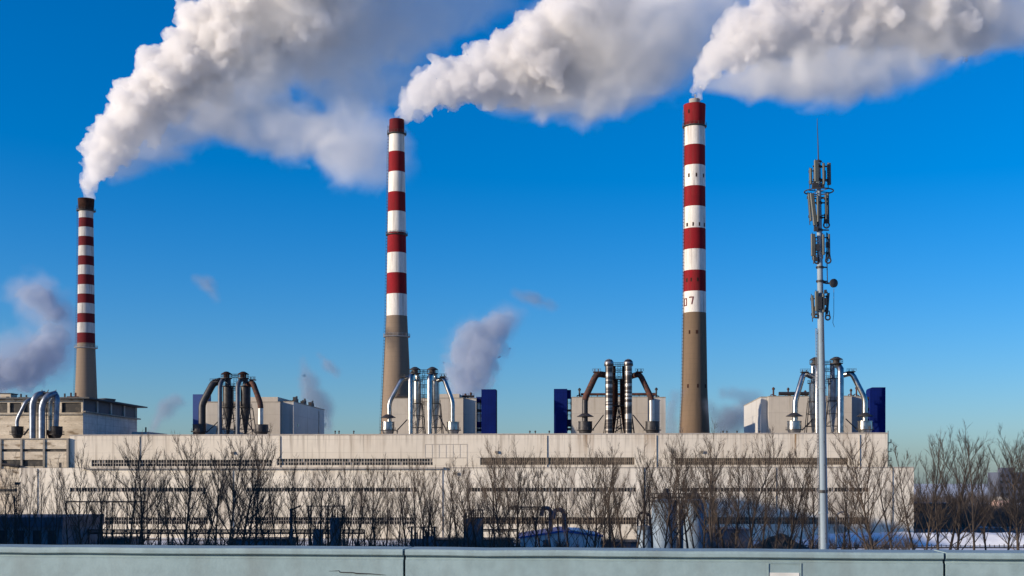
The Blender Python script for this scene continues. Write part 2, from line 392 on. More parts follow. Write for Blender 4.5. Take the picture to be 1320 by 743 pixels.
bb.build('wall_ladder', M['dark'], hall)

# rust streaks are paint-thin stains of the wall itself: a material with its own shape
def rust_wall(m):
    N = m.node_tree.nodes; L = m.node_tree.links; b = N['Principled BSDF']; src = b.inputs['Base Color'].links[0].from_socket
    tc = N.new('ShaderNodeTexCoord').outputs['Object']; sp = N.new('ShaderNodeSeparateXYZ'); L.new(tc, sp.inputs[0])
    def mth(op, a, c, d=None):
        n = N.new('ShaderNodeMath'); n.operation = op
        for i, x in enumerate((a, c, d)):
            if x is None: continue
            if isinstance(x, (int, float)): n.inputs[i].default_value = x
            else: L.new(x, n.inputs[i])
        return n.outputs[0]
    mp = N.new('ShaderNodeMapping'); mp.inputs['Scale'].default_value = (1.1, 1, .05); L.new(tc, mp.inputs[0])
    ns = N.new('ShaderNodeTexNoise'); ns.inputs['Scale'].default_value = 1.0; ns.inputs['Detail'].default_value = 3; L.new(mp.outputs[0], ns.inputs['Vector'])
    acc = None
    ox = BASE[hall.name].x
    for px, wd, st in ((755, 5, 1.0), (835, 6, .9), (1026, 4.5, 1.3), (700, 4, .5), (960, 9, .5), (1100, 9, .45), (470, 14, .35), (215, 10, .25)):
        u = mth('DIVIDE', mth('ABSOLUTE', mth('SUBTRACT', sp.outputs[0], S(px, 0) - ox), 0), wd)
        q = mth('MULTIPLY', mth('MAXIMUM', mth('SUBTRACT', 1.0, u), 0.0), st)
        acc = q if acc is None else mth('MAXIMUM', acc, q)
    zf = N.new('ShaderNodeMapRange'); L.new(sp.outputs[2], zf.inputs[0]); zf.inputs['From Min'].default_value = ZT - 9; zf.inputs['From Max'].default_value = ZT
    st = N.new('ShaderNodeMapRange'); L.new(ns.outputs['Fac'], st.inputs[0]); st.inputs['From Min'].default_value = .42; st.inputs['From Max'].default_value = .68
    f = mth('MULTIPLY', mth('MULTIPLY', acc, zf.outputs[0]), st.outputs[0])
    # short dark drips below the roof edge
    mp2 = N.new('ShaderNodeMapping'); mp2.inputs['Scale'].default_value = (.9, 1, .02); L.new(tc, mp2.inputs[0])
    n2 = N.new('ShaderNodeTexNoise'); n2.inputs['Scale'].default_value = 1.3; n2.inputs['Detail'].default_value = 4; L.new(mp2.outputs[0], n2.inputs['Vector'])
    z2 = N.new('ShaderNodeMapRange'); L.new(sp.outputs[2], z2.inputs[0]); z2.inputs['From Min'].default_value = ZT - 4.5; z2.inputs['From Max'].default_value = ZT
    s2 = N.new('ShaderNodeMapRange'); L.new(n2.outputs['Fac'], s2.inputs[0]); s2.inputs['From Min'].default_value = .52; s2.inputs['From Max'].default_value = .72
    f2 = mth('MULTIPLY', mth('MULTIPLY', z2.outputs[0], s2.outputs[0]), .75)
    x1 = N.new('ShaderNodeMix'); x1.data_type = 'RGBA'; L.new(f, x1.inputs[0]); L.new(src, x1.inputs[6]); x1.inputs[7].default_value = (.27, .16, .07, 1)
    x2 = N.new('ShaderNodeMix'); x2.data_type = 'RGBA'; L.new(f2, x2.inputs[0]); L.new(x1.outputs[2], x2.inputs[6]); x2.inputs[7].default_value = (.16, .13, .10, 1)
    L.new(x2.outputs[2], b.inputs['Base Color'])
rust_wall(M['cream'])

# ------------------------------------------------------------------ old concrete wing at the left end of the hall
ow = thing('old_workshop', 'old dirty concrete panel workshop with grey columns at the hall\'s left end', 'factory building', (S(30, 0), 0, 0), plant=True)
x0, x1 = S(-60, -.5), S(89, -.5) ; x1 = XL - .02
zt = Z(40, 566.5, -.5); zb = Z(40, 605, -.5); T0 = -.5
colpx = [-58, -29, 1, 28, 57, 87.5]
ops = []
for a, b_ in zip(colpx, colpx[1:]):
    ops.append((S(a + 1.2, T0), S(b_ - 1.2, T0), Z(40, 582.5, T0), Z(40, 579, T0)))
for a, b_ in zip(colpx[:-2], colpx[1:-1]):
    ops.append((S(a + 1.2, T0), S(b_ - 1.2, T0), Z(40, 601.5, T0), Z(40, 593, T0)))
b = MB().wall(x0, x1, zb - 3, zt, T0, ops, .5); b.box(x0, x1, .01, 28, zb - 4, zt - .02)
b.build('panel_wall', M['old'], ow)
for o_ in ops: MB().box(o_[0] + .01, o_[1] - .01, T0 + .4, T0 + .46, o_[2] + .01, o_[3] - .01).build('window_strip', M['glass_old'], ow)
for a in colpx:
    s_ = S(a, T0); MB().box(s_ - .35, min(s_ + .35, x1 + .3), T0 - .35, T0 - .003, zb - 1, zt - .05).build('column', M['old_col'], ow)
MB().box(x0 - .2, x1, T0 - .4, 28, zt, zt + .3).build('roof_edge', M['old_col'], ow)
MB().box(x0, x1, T0 - 2.2, T0 - .36, zb - .3, zb + .1).build('ledge', M['old_col'], ow)
s_ = S(67, T0); MB().box(S(76, T0), S(79, T0), T0 - .06, T0 - .004, zb + .2, zb + 2.2).build('door', M['dark'], ow)
a_, b_ = Q(3, 599, -1.2), Q(26, 603, -1.2)
MB().tube([Q(3, 598.5, -1.4), Q(25, 601.5, -1.4)], .45, 6).build('wall_duct', M['dark'], ow)
b = MB(); lx0 = S(-60, TL); b.box(lx0, LXL - .02, TL + .02, 40, 0, LZT - .3); b.build('lower_wall', M['old'], ow)
MB().box(lx0, S(22, TL), TL - .02, TL + .015, Z(10, 634, TL), Z(10, 630.5, TL)).build('window_strip', M['glass_old'], ow)

# ------------------------------------------------------------------ old boiler house with overhanging roof, far left
TB = 30.0
ob = thing('old_boiler_house', 'old concrete boiler house with a wide dark overhanging roof, under the leftmost chimney', 'factory building', (S(60, TB), TB, 0), plant=True)
x0, x1 = S(-70, TB), S(107, TB); DEP = 52
zE = Z(107, 514.5, TB); zw1, zw0 = Z(107, 519, TB), Z(107, 532, TB); zB = 20
# front wall with clerestory openings
cp = [-66, -28, 11, 29, 78, 106]
ops = [(S(a + 1.5, TB), S(c - 1.5, TB), zw0, zw1) for a, c in zip(cp, cp[1:])]
b = MB().wall(x0, x1, zB, zE, TB, ops, .8); b.box(x0, x1 - .82, TB + .81, TB + DEP, zB, zE - .05)
b.build('front_wall', M['old'], ob)
for o_ in ops: MB().box(o_[0] + .01, o_[1] - .01, TB + .6, TB + .68, o_[2] + .01, o_[3] - .01).build('window_strip', M['glass_old'], ob)
b = MB()                                      # right side wall, pale with four dark bays under the eave
ys = [TB + .02 + DEP * i / 4 for i in range(5)]
b.add([(x1, TB, zB), (x1, TB + DEP, zB), (x1, TB + DEP, zw0 + .6), (x1, TB, zw0 + .6)], [(0, 1, 2, 3)])
for i in range(5): b.box(x1 - .5, x1 + .02, ys[i] - (.5 if i else 0), ys[i] + (.5 if i < 4 else 0), zw0 + .61, zE - .01)
b.build('side_wall', M['brick_side'], ob)
for i in range(4): MB().box(x1 - .7, x1 - .52, ys[i] + .5, ys[i+1] - .5, zw0 + .61, zE - .02).build('side_window', M['dark_roof'], ob)
MB().box(x1 + .01, x1 + 1.2, TB - .6, TB + DEP + 1, zw0 + .1, zw0 + .55).build('side_ledge', M['old_col'], ob)
MB().box(x0, x1 + .009, TB - .6, TB - .005, zw0 - .8, zw0 - .35).build('front_ledge', M['old_col'], ob)
b = MB()
b.add([(x0, TB - 2.2, zE + .05), (x1 + 3.2, TB - 2.2, zE + .05), (x1 + 3.2, TB + DEP + 3, zE + .05), (x0, TB + DEP + 3, zE + .05),
       (x0, TB - 2.2, zE + .5), (x1 + 3.2, TB - 2.2, zE + .5), (x1 + 3.2, TB + DEP + 3, zE + .5), (x0, TB + DEP + 3, zE + .5)],
      [(0,3,2,1),(4,5,6,7),(0,1,5,4),(1,2,6,5),(2,3,7,6),(3,0,4,7)])
b.build('roof', M['roof'], ob)
c = Q(136, 520, TB + 45); b = MB(); b.lathe((c.x, c.y), [(3.6, zE + .5), (3.6, zE + 2.6), (3.9, zE + 2.6), (3.9, zE + 3.0), (.3, zE + 3.4)], 28); b.build('roof_drum', M['roof'], ob)
c = Q(7, 508, TB + 5); r_ = M2(7, TB + 5, 7); rz = zE + .5
b = MB().box(c.x - r_, c.x + r_, c.y, c.y + 5, rz, c.z); b.build('roof_cabin', M['old'], ob)
MB().box(c.x - r_ - .3, c.x + r_ + .3, c.y - .3, c.y + 5.3, c.z, c.z + .3).build('cabin_roof', M['roof'], ob)
MB().box(c.x + .3, c.x + 1.5, c.y - .03, c.y - .003, c.z - 2.1, c.z - 1.0).build('cabin_window', M['glass'], ob)
for px, h in ((27, 508), (34, 509.5)):
    c = Q(px, h, TB + 6); MB().tube([(c.x, c.y, rz), (c.x, c.y, c.z)], .35, 6).build('roof_pipe', M['dark'], ob)
c = Q(30, 513, TB + 6); MB().tube([(Q(24, 513, TB+6)), (Q(36, 513, TB+6))], .3, 6).build('roof_pipe', M['dark'], ob)
for px in (58, 64, 82, 90, 96):
    c = Q(px, 509 + (px % 3), TB + 20); bb = MB().box(c.x - 1.2, c.x + 1.0, c.y, c.y + 2, rz, c.z - .6); bb.tube([(c.x, c.y + 1, c.z - .6), (c.x, c.y + 1, c.z + .8)], .35, 6); bb.build('roof_vent', M['rust'] if px > 85 else M['dark'], ob)
# low annex right of it
an = MB(); a_ = Q(172, 557, 60); an.box(S(170, 60), S(192, 60), 60, 80, 25, a_.z); an.build('annex_wall', M['brick_side'], ob)
c = Q(188, 551, 62); MB().tube([(c.x, 62, a_.z), (c.x, 62, c.z)], .3, 6).build('roof_pipe', M['dark'], ob)

# ------------------------------------------------------------------ boiler houses
TH = 72.0
def house(label, x_all, top, bay, bay_top, upper=None, depth=54, recess_top=None, mats=('grey_clad', 'light_clad')):
    h = thing('boiler_house', label, 'boiler house', (S((x_all[0] + x_all[1]) / 2, TH), TH, 0), plant=True)
    a, b_ = S(x_all[0], TH), S(x_all[1], TH); zt = Z(x_all[1], recess_top or top, TH); zbay = Z(sum(bay) / 2, bay_top, TH)
    MB().box(a, b_, TH, TH + depth, 0, zt).build('main_wall', M[mats[1]], h)
    MB().box(a - .1, b_ + .1, TH - .1, TH + depth + .1, zt, zt + .35).build('roof_edge', M['old_col'], h)
    c, d = S(bay[0], TH - 2.2), S(bay[1], TH - 2.2)
    MB().box(c, d, TH - 2.2, TH - .003, 0, zbay).build('front_bay', M[mats[0]], h)
    MB().box(c - .06, d + .06, TH - 2.28, TH - .11, zbay, zbay + .3).build('bay_edge', M['old_col'], h)
    if upper:
        u0, u1, uy = upper; zu = Z((u0 + u1) / 2, uy, TH - 1)
        MB().box(S(u0, TH - 1), S(u1, TH - 1), TH - 1, TH + 20, zbay + .31, zu).build('penthouse', M[mats[0]], h)
    return h, zt, zbay
def vents(h, spec, t, m, zroof):
    for px, ytop, wd in spec:
        c = Q(px, ytop, t); r_ = M2(px, t, wd / 2); b = MB()
        b.tube([(c.x, c.y, zroof), (c.x, c.y, c.z)], r_ * .5, 8); b.lathe((c.x, c.y), [(r_ * .8, c.z - .5), (r_ * .9, c.z), (r_ * .3, c.z + .5)], 8)
        b.tube([(c.x, c.y, zroof + 1.2), (c.x + r_ * 1.4, c.y, zroof + 1.0), (c.x + r_ * 1.8, c.y, zroof)], r_ * .4, 6)
        b.tube([(c.x, c.y, zroof + 1.6), (c.x - r_ * 1.3, c.y + .5, zroof + 1.4), (c.x - r_ * 1.6, c.y + .5, zroof)], r_ * .35, 6)
        b.build('vent_pipe', M[m], h)
def pipe_run(h, px0, px1, y, t, m, r_px=1.6, zroof=None):
    b = MB(); p0, p1 = Q(px0, y, t), Q(px1, y, t); b.tube([p0, p1], M2(px0, t, r_px), 8)
    n = max(2, int((p1 - p0).length / 3))
    for i in range(n + 1):
        p = p0.lerp(p1, i / n); b.tube([(p.x, p.y, zroof), (p.x, p.y, p.z)], .14, 4)
    b.rail((p0.x, t + .8, zroof), (p1.x, t + .8, zroof), 2.2, 2.0)
    b.build('roof_pipe', M[m], h)
hA, zA, zbA = house('grey boiler house with its long right side in shade, behind the sootiest duct cluster', (262, 378.5), 518.5, (267, 361), 519.5, (322, 358, 512))
b = MB()
for i in range(9):
    y = TH + 6 + i * 4.6; x = S(378, TH) - 1.2 - (i % 3) * .8
    b.box(x - .8, x + .5, y, y + 2.2, zA + .4, zA + 1.2 + (i * 7 % 4) * .5); b.tube([(x, y + 3, zA), (x, y + 3, zA + 1.6 + (i * 5 % 3) * .8)], .4, 6)
b.box(S(378, TH) - 2.4, S(378, TH) - 2.1, TH + 4, TH + 48, zA + .36, zA + 1.0)
b.build('roof_pipe', M['dark'], hA)
MB().box(S(378.5, TH) + .003, S(378.5, TH) + .06, TH + 6, TH + 7.5, Z(379, 549.5, TH), Z(379, 546, TH)).build('side_window', M['glass'], hA)
MB().box(S(378.5, TH) + .003, S(378.5, TH) + .12, TH + 43, TH + 44.2, 20, Z(379, 522, TH)).build('downpipe', M['old_col'], hA)
hB, zB_, zbB = house('grey boiler house between the second chimney and a blue tower, behind the bright silver ducts', (500, 614), 514.5, (505, 597), 514.5, (563, 592, 508))
vents(hB, [(508, 507, 4), (514, 510, 4), (600, 509, 3.5), (607, 507.5, 3.5)], TH + 6, 'rust', zB_); pipe_run(hB, 512, 532, 511.5, TH + 3, 'dark', 1.4, zB_); pipe_run(hB, 596, 611, 511, TH + 3, 'dark', 1.4, zB_)
hC, zC, zbC = house('grey boiler house behind the rust red ducts, beside the thickest chimney', (736, 858), 513, (737, 835), 513)
vents(hC, [(747, 502, 4.5), (846, 501.5, 4.5)], TH + 6, 'sooty', zC); pipe_run(hC, 749, 845, 508.5, TH + 4, 'rust', 1.6, zC)
hD, zD, zbD = house('grey boiler house with its sunlit left end showing, behind the ducts beside the antenna mast', (981, 1116), 512, (990.5, 1098), 512)
vents(hD, [(997, 501, 4.5), (1016, 501.5, 4), (1038, 505, 4), (1097, 503, 4), (1104, 500, 4)], TH + 6, 'rust', zD); pipe_run(hD, 1004, 1044, 507.5, TH + 4, 'sooty', 2.2, zD)

def blue_tower(label, px0, px1, ytop, t, links, m='blue', notch=None):
    bt = thing('stair_tower', label, 'tower', (S((px0 + px1) / 2, t), t, 0), plant=True)
    a, b_ = S(px0, t), S(px1, t); zt = Z((px0 + px1) / 2, ytop, t)
    poly = [(a, 0), (b_, 0), (b_, zt), (a, zt)]
    if notch == 'l': poly = [(a, 0), (b_, 0), (b_, zt), (a + .8, zt), (a + .2, zt - .4), (a, zt - 1)]
    MB().prism(poly, t, t + 7).build('shaft', M[m], bt)
    for (lx0, lx1, y, hgt) in links:
        p, q = Q(lx0, y, t + 2), Q(lx1, y, t + 2); hh = M2(lx0, t, hgt)
        b = MB().box(p.x, q.x, t + 1.5, t + 4.5, p.z - hh, p.z); b.build('link_bridge', M[m] if hgt > 5 else M['dark'], bt)
    b = MB(); 
    (lx0, lx1, _, _) = links[0]
    p, q = Q(lx0, 520, t + 2), Q(lx1, 520, t + 2); zz = Q(lx0, 514, t).z
    for k, y in enumerate((522, 538, 551)):
        zr = Q(lx0, y, t).z; b.rail((p.x, t + 1.4, zr), (q.x, t + 1.4, zr), 1.1, 1.2, .07)
    b.tube([(p.x + .3, t + 1.2, Q(lx0, 556, t).z), (p.x + .3, t + 1.2, zz)], .12, 4); b.tube([(q.x - .3, t + 1.2, Q(lx0, 556, t).z), (q.x - .3, t + 1.2, zz)], .12, 4)
    b.build('railing', M['dark'], bt)
    return bt
blue_tower('dull blue tower half hidden behind the sootiest ducts', 248.5, 265, 508.5, 80, [(265, 268, 530, 5)], 'blue2')
blue_tower('deep blue tower right of the bright silver ducts, near the second chimney', 620.5, 639, 502, 72, [(614, 620.4, 512, 7), (614, 620.4, 528, 3), (614, 620.4, 544, 7), (614, 620.4, 553, 3)], 'blue')
blue_tower('deep blue tower standing left of the rust red ducts', 714, 731, 501.5, 70, [(731.1, 736, 503, 11), (731.1, 736, 528, 2.5), (731.1, 736, 541, 9), (731.1, 736, 552, 2.5)], 'blue')
blue_tower('deep blue tower at the hall\'s right end, right of the mast', 1121.5, 1141.5, 499.5, 66, [(1116, 1121.4, 512, 3), (1116, 1121.4, 526, 3), (1116, 1121.4, 540, 7), (1116, 1121.4, 552, 3)], 'blue', 'l')

# ------------------------------------------------------------------ duct clusters
def dirs(n): return [2 * math.pi * i / n for i in range(n)]
def cluster(label, t, spec):
    root = thing('duct_cluster', label, 'duct cluster', (S(spec['x'], t), t, ZT + .4), plant=True)
    zr = ZT + .36 if not spec.get('zr') else spec['zr']
    for (x, ytop, ybot, hw, hat, m) in spec['pots']:
        tt = t - 1; c = Q(x, ytop, tt); r_ = M2(x, tt, hw); z1, z0 = Z(x, ytop, tt), max(zr, Z(x, ybot + 4, tt))
        zf = z1 - (z1 - Z(x, ybot, tt)) * .68
        b = MB().lathe((c.x, c.y), [(r_ * .3, z0), (r_ * .62, z0 + .05), (r_ * .95, zf), (r_ * .95, zf + .02), (r_ * .93, z1 - .25), (r_ * .98, z1 - .2), (r_ * .98, z1), (r_ * .5, z1 + .05)], 24)
        h = b.build('hopper', M[m], root)
        b = MB().lathe((c.x, c.y), [(r_ * .96, zf - .12), (r_ * 1.2, zf - .12), (r_ * 1.2, zf + .12), (r_ * .96, zf + .12)], 24, caps=False)
        for a in dirs(10): b.tube([(c.x + r_ * 1.15 * math.cos(a), c.y + r_ * 1.15 * math.sin(a), zf), (c.x + r_ * 1.15 * math.cos(a), c.y + r_ * 1.15 * math.sin(a), zf + 1.1)], .05, 4)
        b.build('gallery', M['dark'], root)
        if hat:
            zh = Z(x, hat, tt); b = MB().lathe((c.x, c.y), [(r_ * 1.15, zh - .55), (r_ * 1.15, zh - .45), (r_ * .36, zh + .75), (r_ * .3, zh + .75), (r_ * .3, zh - .45)], 24)
            b.build('rain_hat', M['dark'], root)
            for a in dirs(4): h2 = None
    for (pts, rp, m, n_up) in spec['inlets']:
        tt = t
        pp = [Q(x, y, tt + dt) for x, y, dt in pts]
        out = [pp[0]]
        for i in range(1, len(pp) - 1):      # round the bends
            a, bq, c = pp[i-1], pp[i], pp[i+1]; k = min(1.6, (a-bq).length * .4, (c-bq).length * .4)
            p1, p2 = bq + (a-bq).normalized() * k, bq + (c-bq).normalized() * k
            for q in (0, .33, .66, 1): out.append(p1.lerp(bq, q).lerp(bq.lerp(p2, q), q))
        out.append(pp[-1]); r_ = M2(pts[0][0], tt, rp)
        if isinstance(m, tuple):
            k = max(2, n_up); b = MB().tube(out[:k], r_, 16); d = b.build('inlet_duct', M[m[0]], root)
            MB().tube(out[k-1:], r_ * 1.06, 16).build('inlet_duct', M[m[1]], root)
        else: d = MB().tube(out, r_, 16).build('inlet_duct', M[m], root)
    for (x, y, wpx, hpx, m) in spec.get('dampers', []):
        c = Q(x, y, t); a, h = M2(x, t, wpx), M2(x, t, hpx)
        b = MB().box(c.x - a, c.x + a, c.y - 1.0, c.y + 1.0, c.z - h * .2, c.z + h * .2); b.tube([(c.x - a*.5, c.y, c.z), (c.x - a*.5, c.y, c.z + h)], .16, 5); b.tube([(c.x + a*.5, c.y, c.z), (c.x + a*.5, c.y, c.z + h)], .16, 5)
        b.rail((c.x - a * 1.2, c.y - 1.1, c.z + h*.2), (c.x + a * 1.2, c.y - 1.1, c.z + h*.2), .9, .8)
        b.build('damper', M[m], root)
    for (x, ytop, r_px, m, cap) in spec['risers']:
        tt = t - 2.5; r_ = M2(x, tt, r_px); p = Q(x, ytop, tt)
        b = MB()
        if cap == 'elbow':
            b.tube([(p.x, p.y, zr), (p.x, p.y, p.z - 3.5), (p.x + .1, p.y + .4, p.z - 2.2), (p.x + .4 * spec.get('lean', 1), p.y + 1.6, p.z - .9), (p.x + .8 * spec.get('lean', 1), p.y + 3.2, p.z - .4)], r_, 16)
        else:
            b.tube([(p.x, p.y, zr), (p.x, p.y, p.z)], r_, 16)
            b.lathe((p.x, p.y), [(r_ * 1.25, p.z - 1.6), (r_ * 1.3, p.z - 1.0), (r_ * 1.2, p.z), (r_ * .8, p.z + .7), (r_ * .2, p.z + 1.0)], 16)
        b.build('riser', M[m], root)
    for (x, ytop, ymid, ybot, r_px, m) in spec['cyclones']:
        tt = t + 2.0; r_ = M2(x, tt, r_px); c = Q(x, ytop, tt); zm, zb = Z(x, ymid, tt), Z(x, ybot, tt)
        b = MB().lathe((c.x, c.y), [(r_ * .25, zb), (r_ * .28, zb + .6), (r_, zm), (r_, c.z - .6), (r_ * .55, c.z), (r_ * .5, c.z + .1)], 20)
        b.build('cyclone', M[m], root)
        b = MB().tube([(c.x, c.y, c.z), (c.x, c.y, Z(x, spec['cap_y'] + 6, tt))], r_ * .55, 14); b.build('outlet_pipe', M[spec.get('out', m)], root)
        for zz in (zm + .3, c.z - .4):
            b = MB(); b.lathe((c.x, c.y), [(r_ * 1.02, zz - .12), (r_ * 1.35, zz - .12), (r_ * 1.35, zz + .1), (r_ * 1.02, zz + .1)], 20, caps=False)
            b.railring((c.x, c.y), r_ * 1.3, zz, 1.1, 12, .05)
            b.build('gallery', M['dark'], root)
        b = MB(); k = r_ * 1.15                       # lattice legs
        for sx in (-1, 1):
            for sy in (-1, 1):
                b.tube([(c.x + sx * k * 1.7, c.y + sy * k * 1.3, zr), (c.x + sx * k, c.y + sy * k, zm)], .17, 5)
                for q in range(3):
                    f0, f1 = q / 3, (q + 1) / 3
                    def lp(sgn, f): return Vector((c.x + sgn * k * (1.7 - .7 * f), c.y + sy * k * (1.3 - .3 * f), zr + (zm - zr) * f))
                    if sx == 1: b.tube([lp(-1, f0), lp(1, f1)], .09, 4); b.tube([lp(-1, f1), lp(1, f1)], .09, 4)
        b.build('support_frame', M['dark'], root)
    for (x, y, hw, m) in spec['caps']:
        tt = t - .5; c = Q(x, y, tt); r_ = M2(x, tt, hw); h = M2(x, tt, 6)
        b = MB().lathe((c.x, c.y), [(r_ * .55, c.z - h), (r_ * .55, c.z - h * .25), (r_ * 1.0, c.z - h * .22), (r_ * 1.0, c.z - h * .12), (r_ * .35, c.z + h * .35), (r_ * .1, c.z + h * .4)], 18)
        b.build('cap', M[m], root)
        b = MB().lathe((c.x, c.y), [(r_ * .5, c.z - h * 1.15), (r_ * 1.05, c.z - h * 1.15), (r_ * 1.05, c.z - h * .98), (r_ * .5, c.z - h * .98)], 18, caps=False)
        b.railring((c.x, c.y), r_ * 1.05, c.z - h, 1.15, 12, .055); b.build('gallery', M['dark'], root)
    x0, x1, ys = spec['walk']
    for y in ys:
        b = MB(); p, q = Q(x0, y, t + .5), Q(x1, y, t + .5); b.box(p.x, q.x, p.y - .5, p.y + .5, p.z - .14, p.z); b.rail((p.x, p.y - .5, p.z), (q.x, p.y - .5, p.z), 1.15, 1.0, .055); b.rail((p.x, p.y + .5, p.z), (q.x, p.y + .5, p.z), 1.15, 1.0, .055)
        b.build('catwalk', M['dark'], root)
    b = MB(); xm = (x0 + x1) / 2; p = Q(xm, ys[0], t + .5); wdt = M2(xm, t, 1.6)
    for s_ in (-1, 1): b.tube([(p.x + s_ * wdt, p.y, zr), (p.x + s_ * wdt, p.y, p.z + 1)], .08, 4)
    z = zr
    while z < p.z:
        b.tube([(p.x - wdt, p.y, z), (p.x + wdt, p.y, z)], .05, 4); z += .9
    b.build('ladder', M['dark'], root)
    for (a, c) in spec.get('braces', []):
        MB().tube([Q(*a, t - .5), Q(*c, t - .5)], .2, 6).build('brace', M['dark'], root)
    return root
TD = 50
cluster('soot black cluster of ducts and cyclones on the roof, nearest to the leftmost chimney', TD, dict(x=297, cap_y=482,
    pots=[(257, 547.5, 561, 9, 0, 'sooty'), (337, 547.5, 561, 9.2, 0, 'sooty')],
    inlets=[([(260.5, 549, -1), (260.5, 521, -1), (275, 494, 0), (284, 491.5, 2)], 4.6, 'sooty', 0), ([(336, 548, -1), (336, 521, -1), (325.5, 492.5, 0), (319, 497, 2)], 3.4, ('patch', 'rust'), 2)],
    dampers=[(277, 492.5, 4.5, 3.5, 'dark'), (325.5, 490, 4, 3.5, 'dark')],
    risers=[(283.5, 487, 2.8, 'greyp', 'elbow'), (306.5, 487, 2.8, 'greyp', 'elbow')],
    cyclones=[(294, 497, 526, 560, 6.8, 'sooty'), (316.5, 497, 526, 560, 6.4, 'sooty')], out='greyp',
    caps=[(292, 481.5, 7, 'soot'), (313.5, 481.5, 7, 'soot')], walk=(299, 307, [486.5, 503, 524]),
    braces=[((266, 558), (282, 543)), ((328, 558), (318, 543))]))
cluster('bright silver cluster of ducts and cyclones right beside the second chimney', TD, dict(x=545, cap_y=475,
    pots=[(500.5, 544, 560, 8.5, 537, 'silver'), (584, 544, 560, 8.5, 0, 'silver')],
    inlets=[([(502, 546, -1), (502, 519, -1), (519, 488, 0), (531, 487, 2)], 2.9, 'silver', 0), ([(583.5, 546, -1), (583.5, 518, -1), (572, 487.5, 0), (562, 492, 2)], 2.9, 'silver', 0)],
    dampers=[(519.5, 486.5, 4, 3.2, 'dark'), (571, 486, 4, 3.2, 'dark')],
    risers=[(529.5, 478, 3.2, 'silver', 'elbow'), (554, 478, 3.2, 'silver', 'elbow')],
    cyclones=[(538, 490, 521, 560, 5.2, 'silver'), (561.5, 490, 521, 560, 5.0, 'silver')],
    caps=[(535, 475.5, 7, 'dark'), (557.5, 475.5, 7, 'dark')], walk=(541, 551, [481, 489, 500, 513, 522]),
    braces=[((511, 556), (525, 541)), ((576, 556), (566, 536))]))
cluster('rust red cluster of ducts with two banded risers, left of the thickest chimney', TD, dict(x=798, cap_y=466,
    pots=[(754.5, 543.5, 560, 9.5, 535.5, 'sooty'), (841, 543.5, 560, 9.5, 0, 'sooty')],
    inlets=[([(754, 546, -1), (754, 514, -1), (769, 482, 0), (783, 484, 2)], 3.8, ('sooty', 'rust'), 3), ([(840, 546, -1), (840, 514, -1), (824.5, 482, 0), (812, 486, 2)], 3.4, ('patch', 'rust'), 3)],
    dampers=[(769, 480, 4.5, 4, 'rust'), (824, 480, 4.5, 4, 'rust')],
    risers=[(785, 466.5, 4.8, 'band', 'dome'), (810, 466.5, 4.8, 'band', 'dome')],
    cyclones=[(790, 488, 524, 560, 6.5, 'soot'), (805.5, 488, 524, 560, 6.5, 'soot')],
    caps=[], walk=(790, 806, [472, 480, 494]),
    braces=[((764, 554), (778, 535)), ((831, 554), (816, 535))], lean=1))
cluster('silver cluster of ducts and cyclones partly hidden by the antenna mast', TD, dict(x=1068, cap_y=463,
    pots=[(1024, 543, 559.5, 9.5, 535, 'silver'), (1115, 543, 559.5, 9.5, 535, 'silver')],
    inlets=[([(1025, 545, -1), (1025, 518, -1), (1036, 481, 0), (1047, 486, 2)], 3.6, 'silver', 0), ([(1115, 545, -1), (1115, 514, -1), (1098, 481, 0), (1086, 484, 2)], 3.5, 'silver', 0)],
    dampers=[(1037, 480, 5, 3, 'dark'), (1097, 479.5, 5, 3, 'dark')],
    risers=[(1054, 467, 3.6, 'silver', 'elbow'), (1083.5, 468, 4.2, 'silver', 'elbow')],
    cyclones=[(1048, 493, 519, 560, 5.2, 'silver'), (1073, 487, 518, 560, 5.8, 'palegrey')],
    caps=[(1051, 463, 7, 'dark'), (1078, 462.5, 8, 'dark')], walk=(1056, 1071, [470, 479, 494]),
    braces=[((1034, 555), (1048, 540)), ((1106, 555), (1090, 540))], lean=-1))
# the old cluster in front of the old boiler house
t = 18.0
old = thing('duct_cluster', 'weathered zinc ducts curving down in front of the old boiler house at the left edge', 'duct cluster', (S(48, t), t, Z(40, 566.5, -.5) + .3), plant=True)
zr = Z(40, 566.5, -.5) + .31
def arc(pts, r_px, m, name='inlet_duct'):
    pp = [Q(x, y, t + dt) for x, y, dt in pts]; out = [pp[0]]
    for i in range(1, len(pp) - 1):
        a, bq, c = pp[i-1], pp[i], pp[i+1]; k = min(2.2, (a-bq).length * .45, (c-bq).length * .45)
        p1, p2 = bq + (a-bq).normalized() * k, bq + (c-bq).normalized() * k
        for q in (0, .25, .5, .75, 1): out.append(p1.lerp(bq, q).lerp(bq.lerp(p2, q), q))
    out.append(pp[-1]); MB().tube(out, M2(pts[0][0], t, r_px), 16).build(name, M[m], old)
arc([(22, 551, 0), (22, 541, 0), (34, 517, 0), (43, 514, 2)], 2.4, 'palegrey')
arc([(42, 568, -1), (42, 520, -1), (47, 509, -1), (57, 508, 2)], 4.0, 'palegrey')
arc([(54, 568, -2), (54, 523, -2), (60, 511, -2), (72, 507.5, 1)], 4.0, 'palegrey')
arc([(65, 556, 2), (65, 520, 2), (68, 512, 2)], 2.6, 'silver')
arc([(72, 551, 0), (73, 530, 0), (74, 512, 0), (70, 507, 2)], 3.4, 'palegrey')
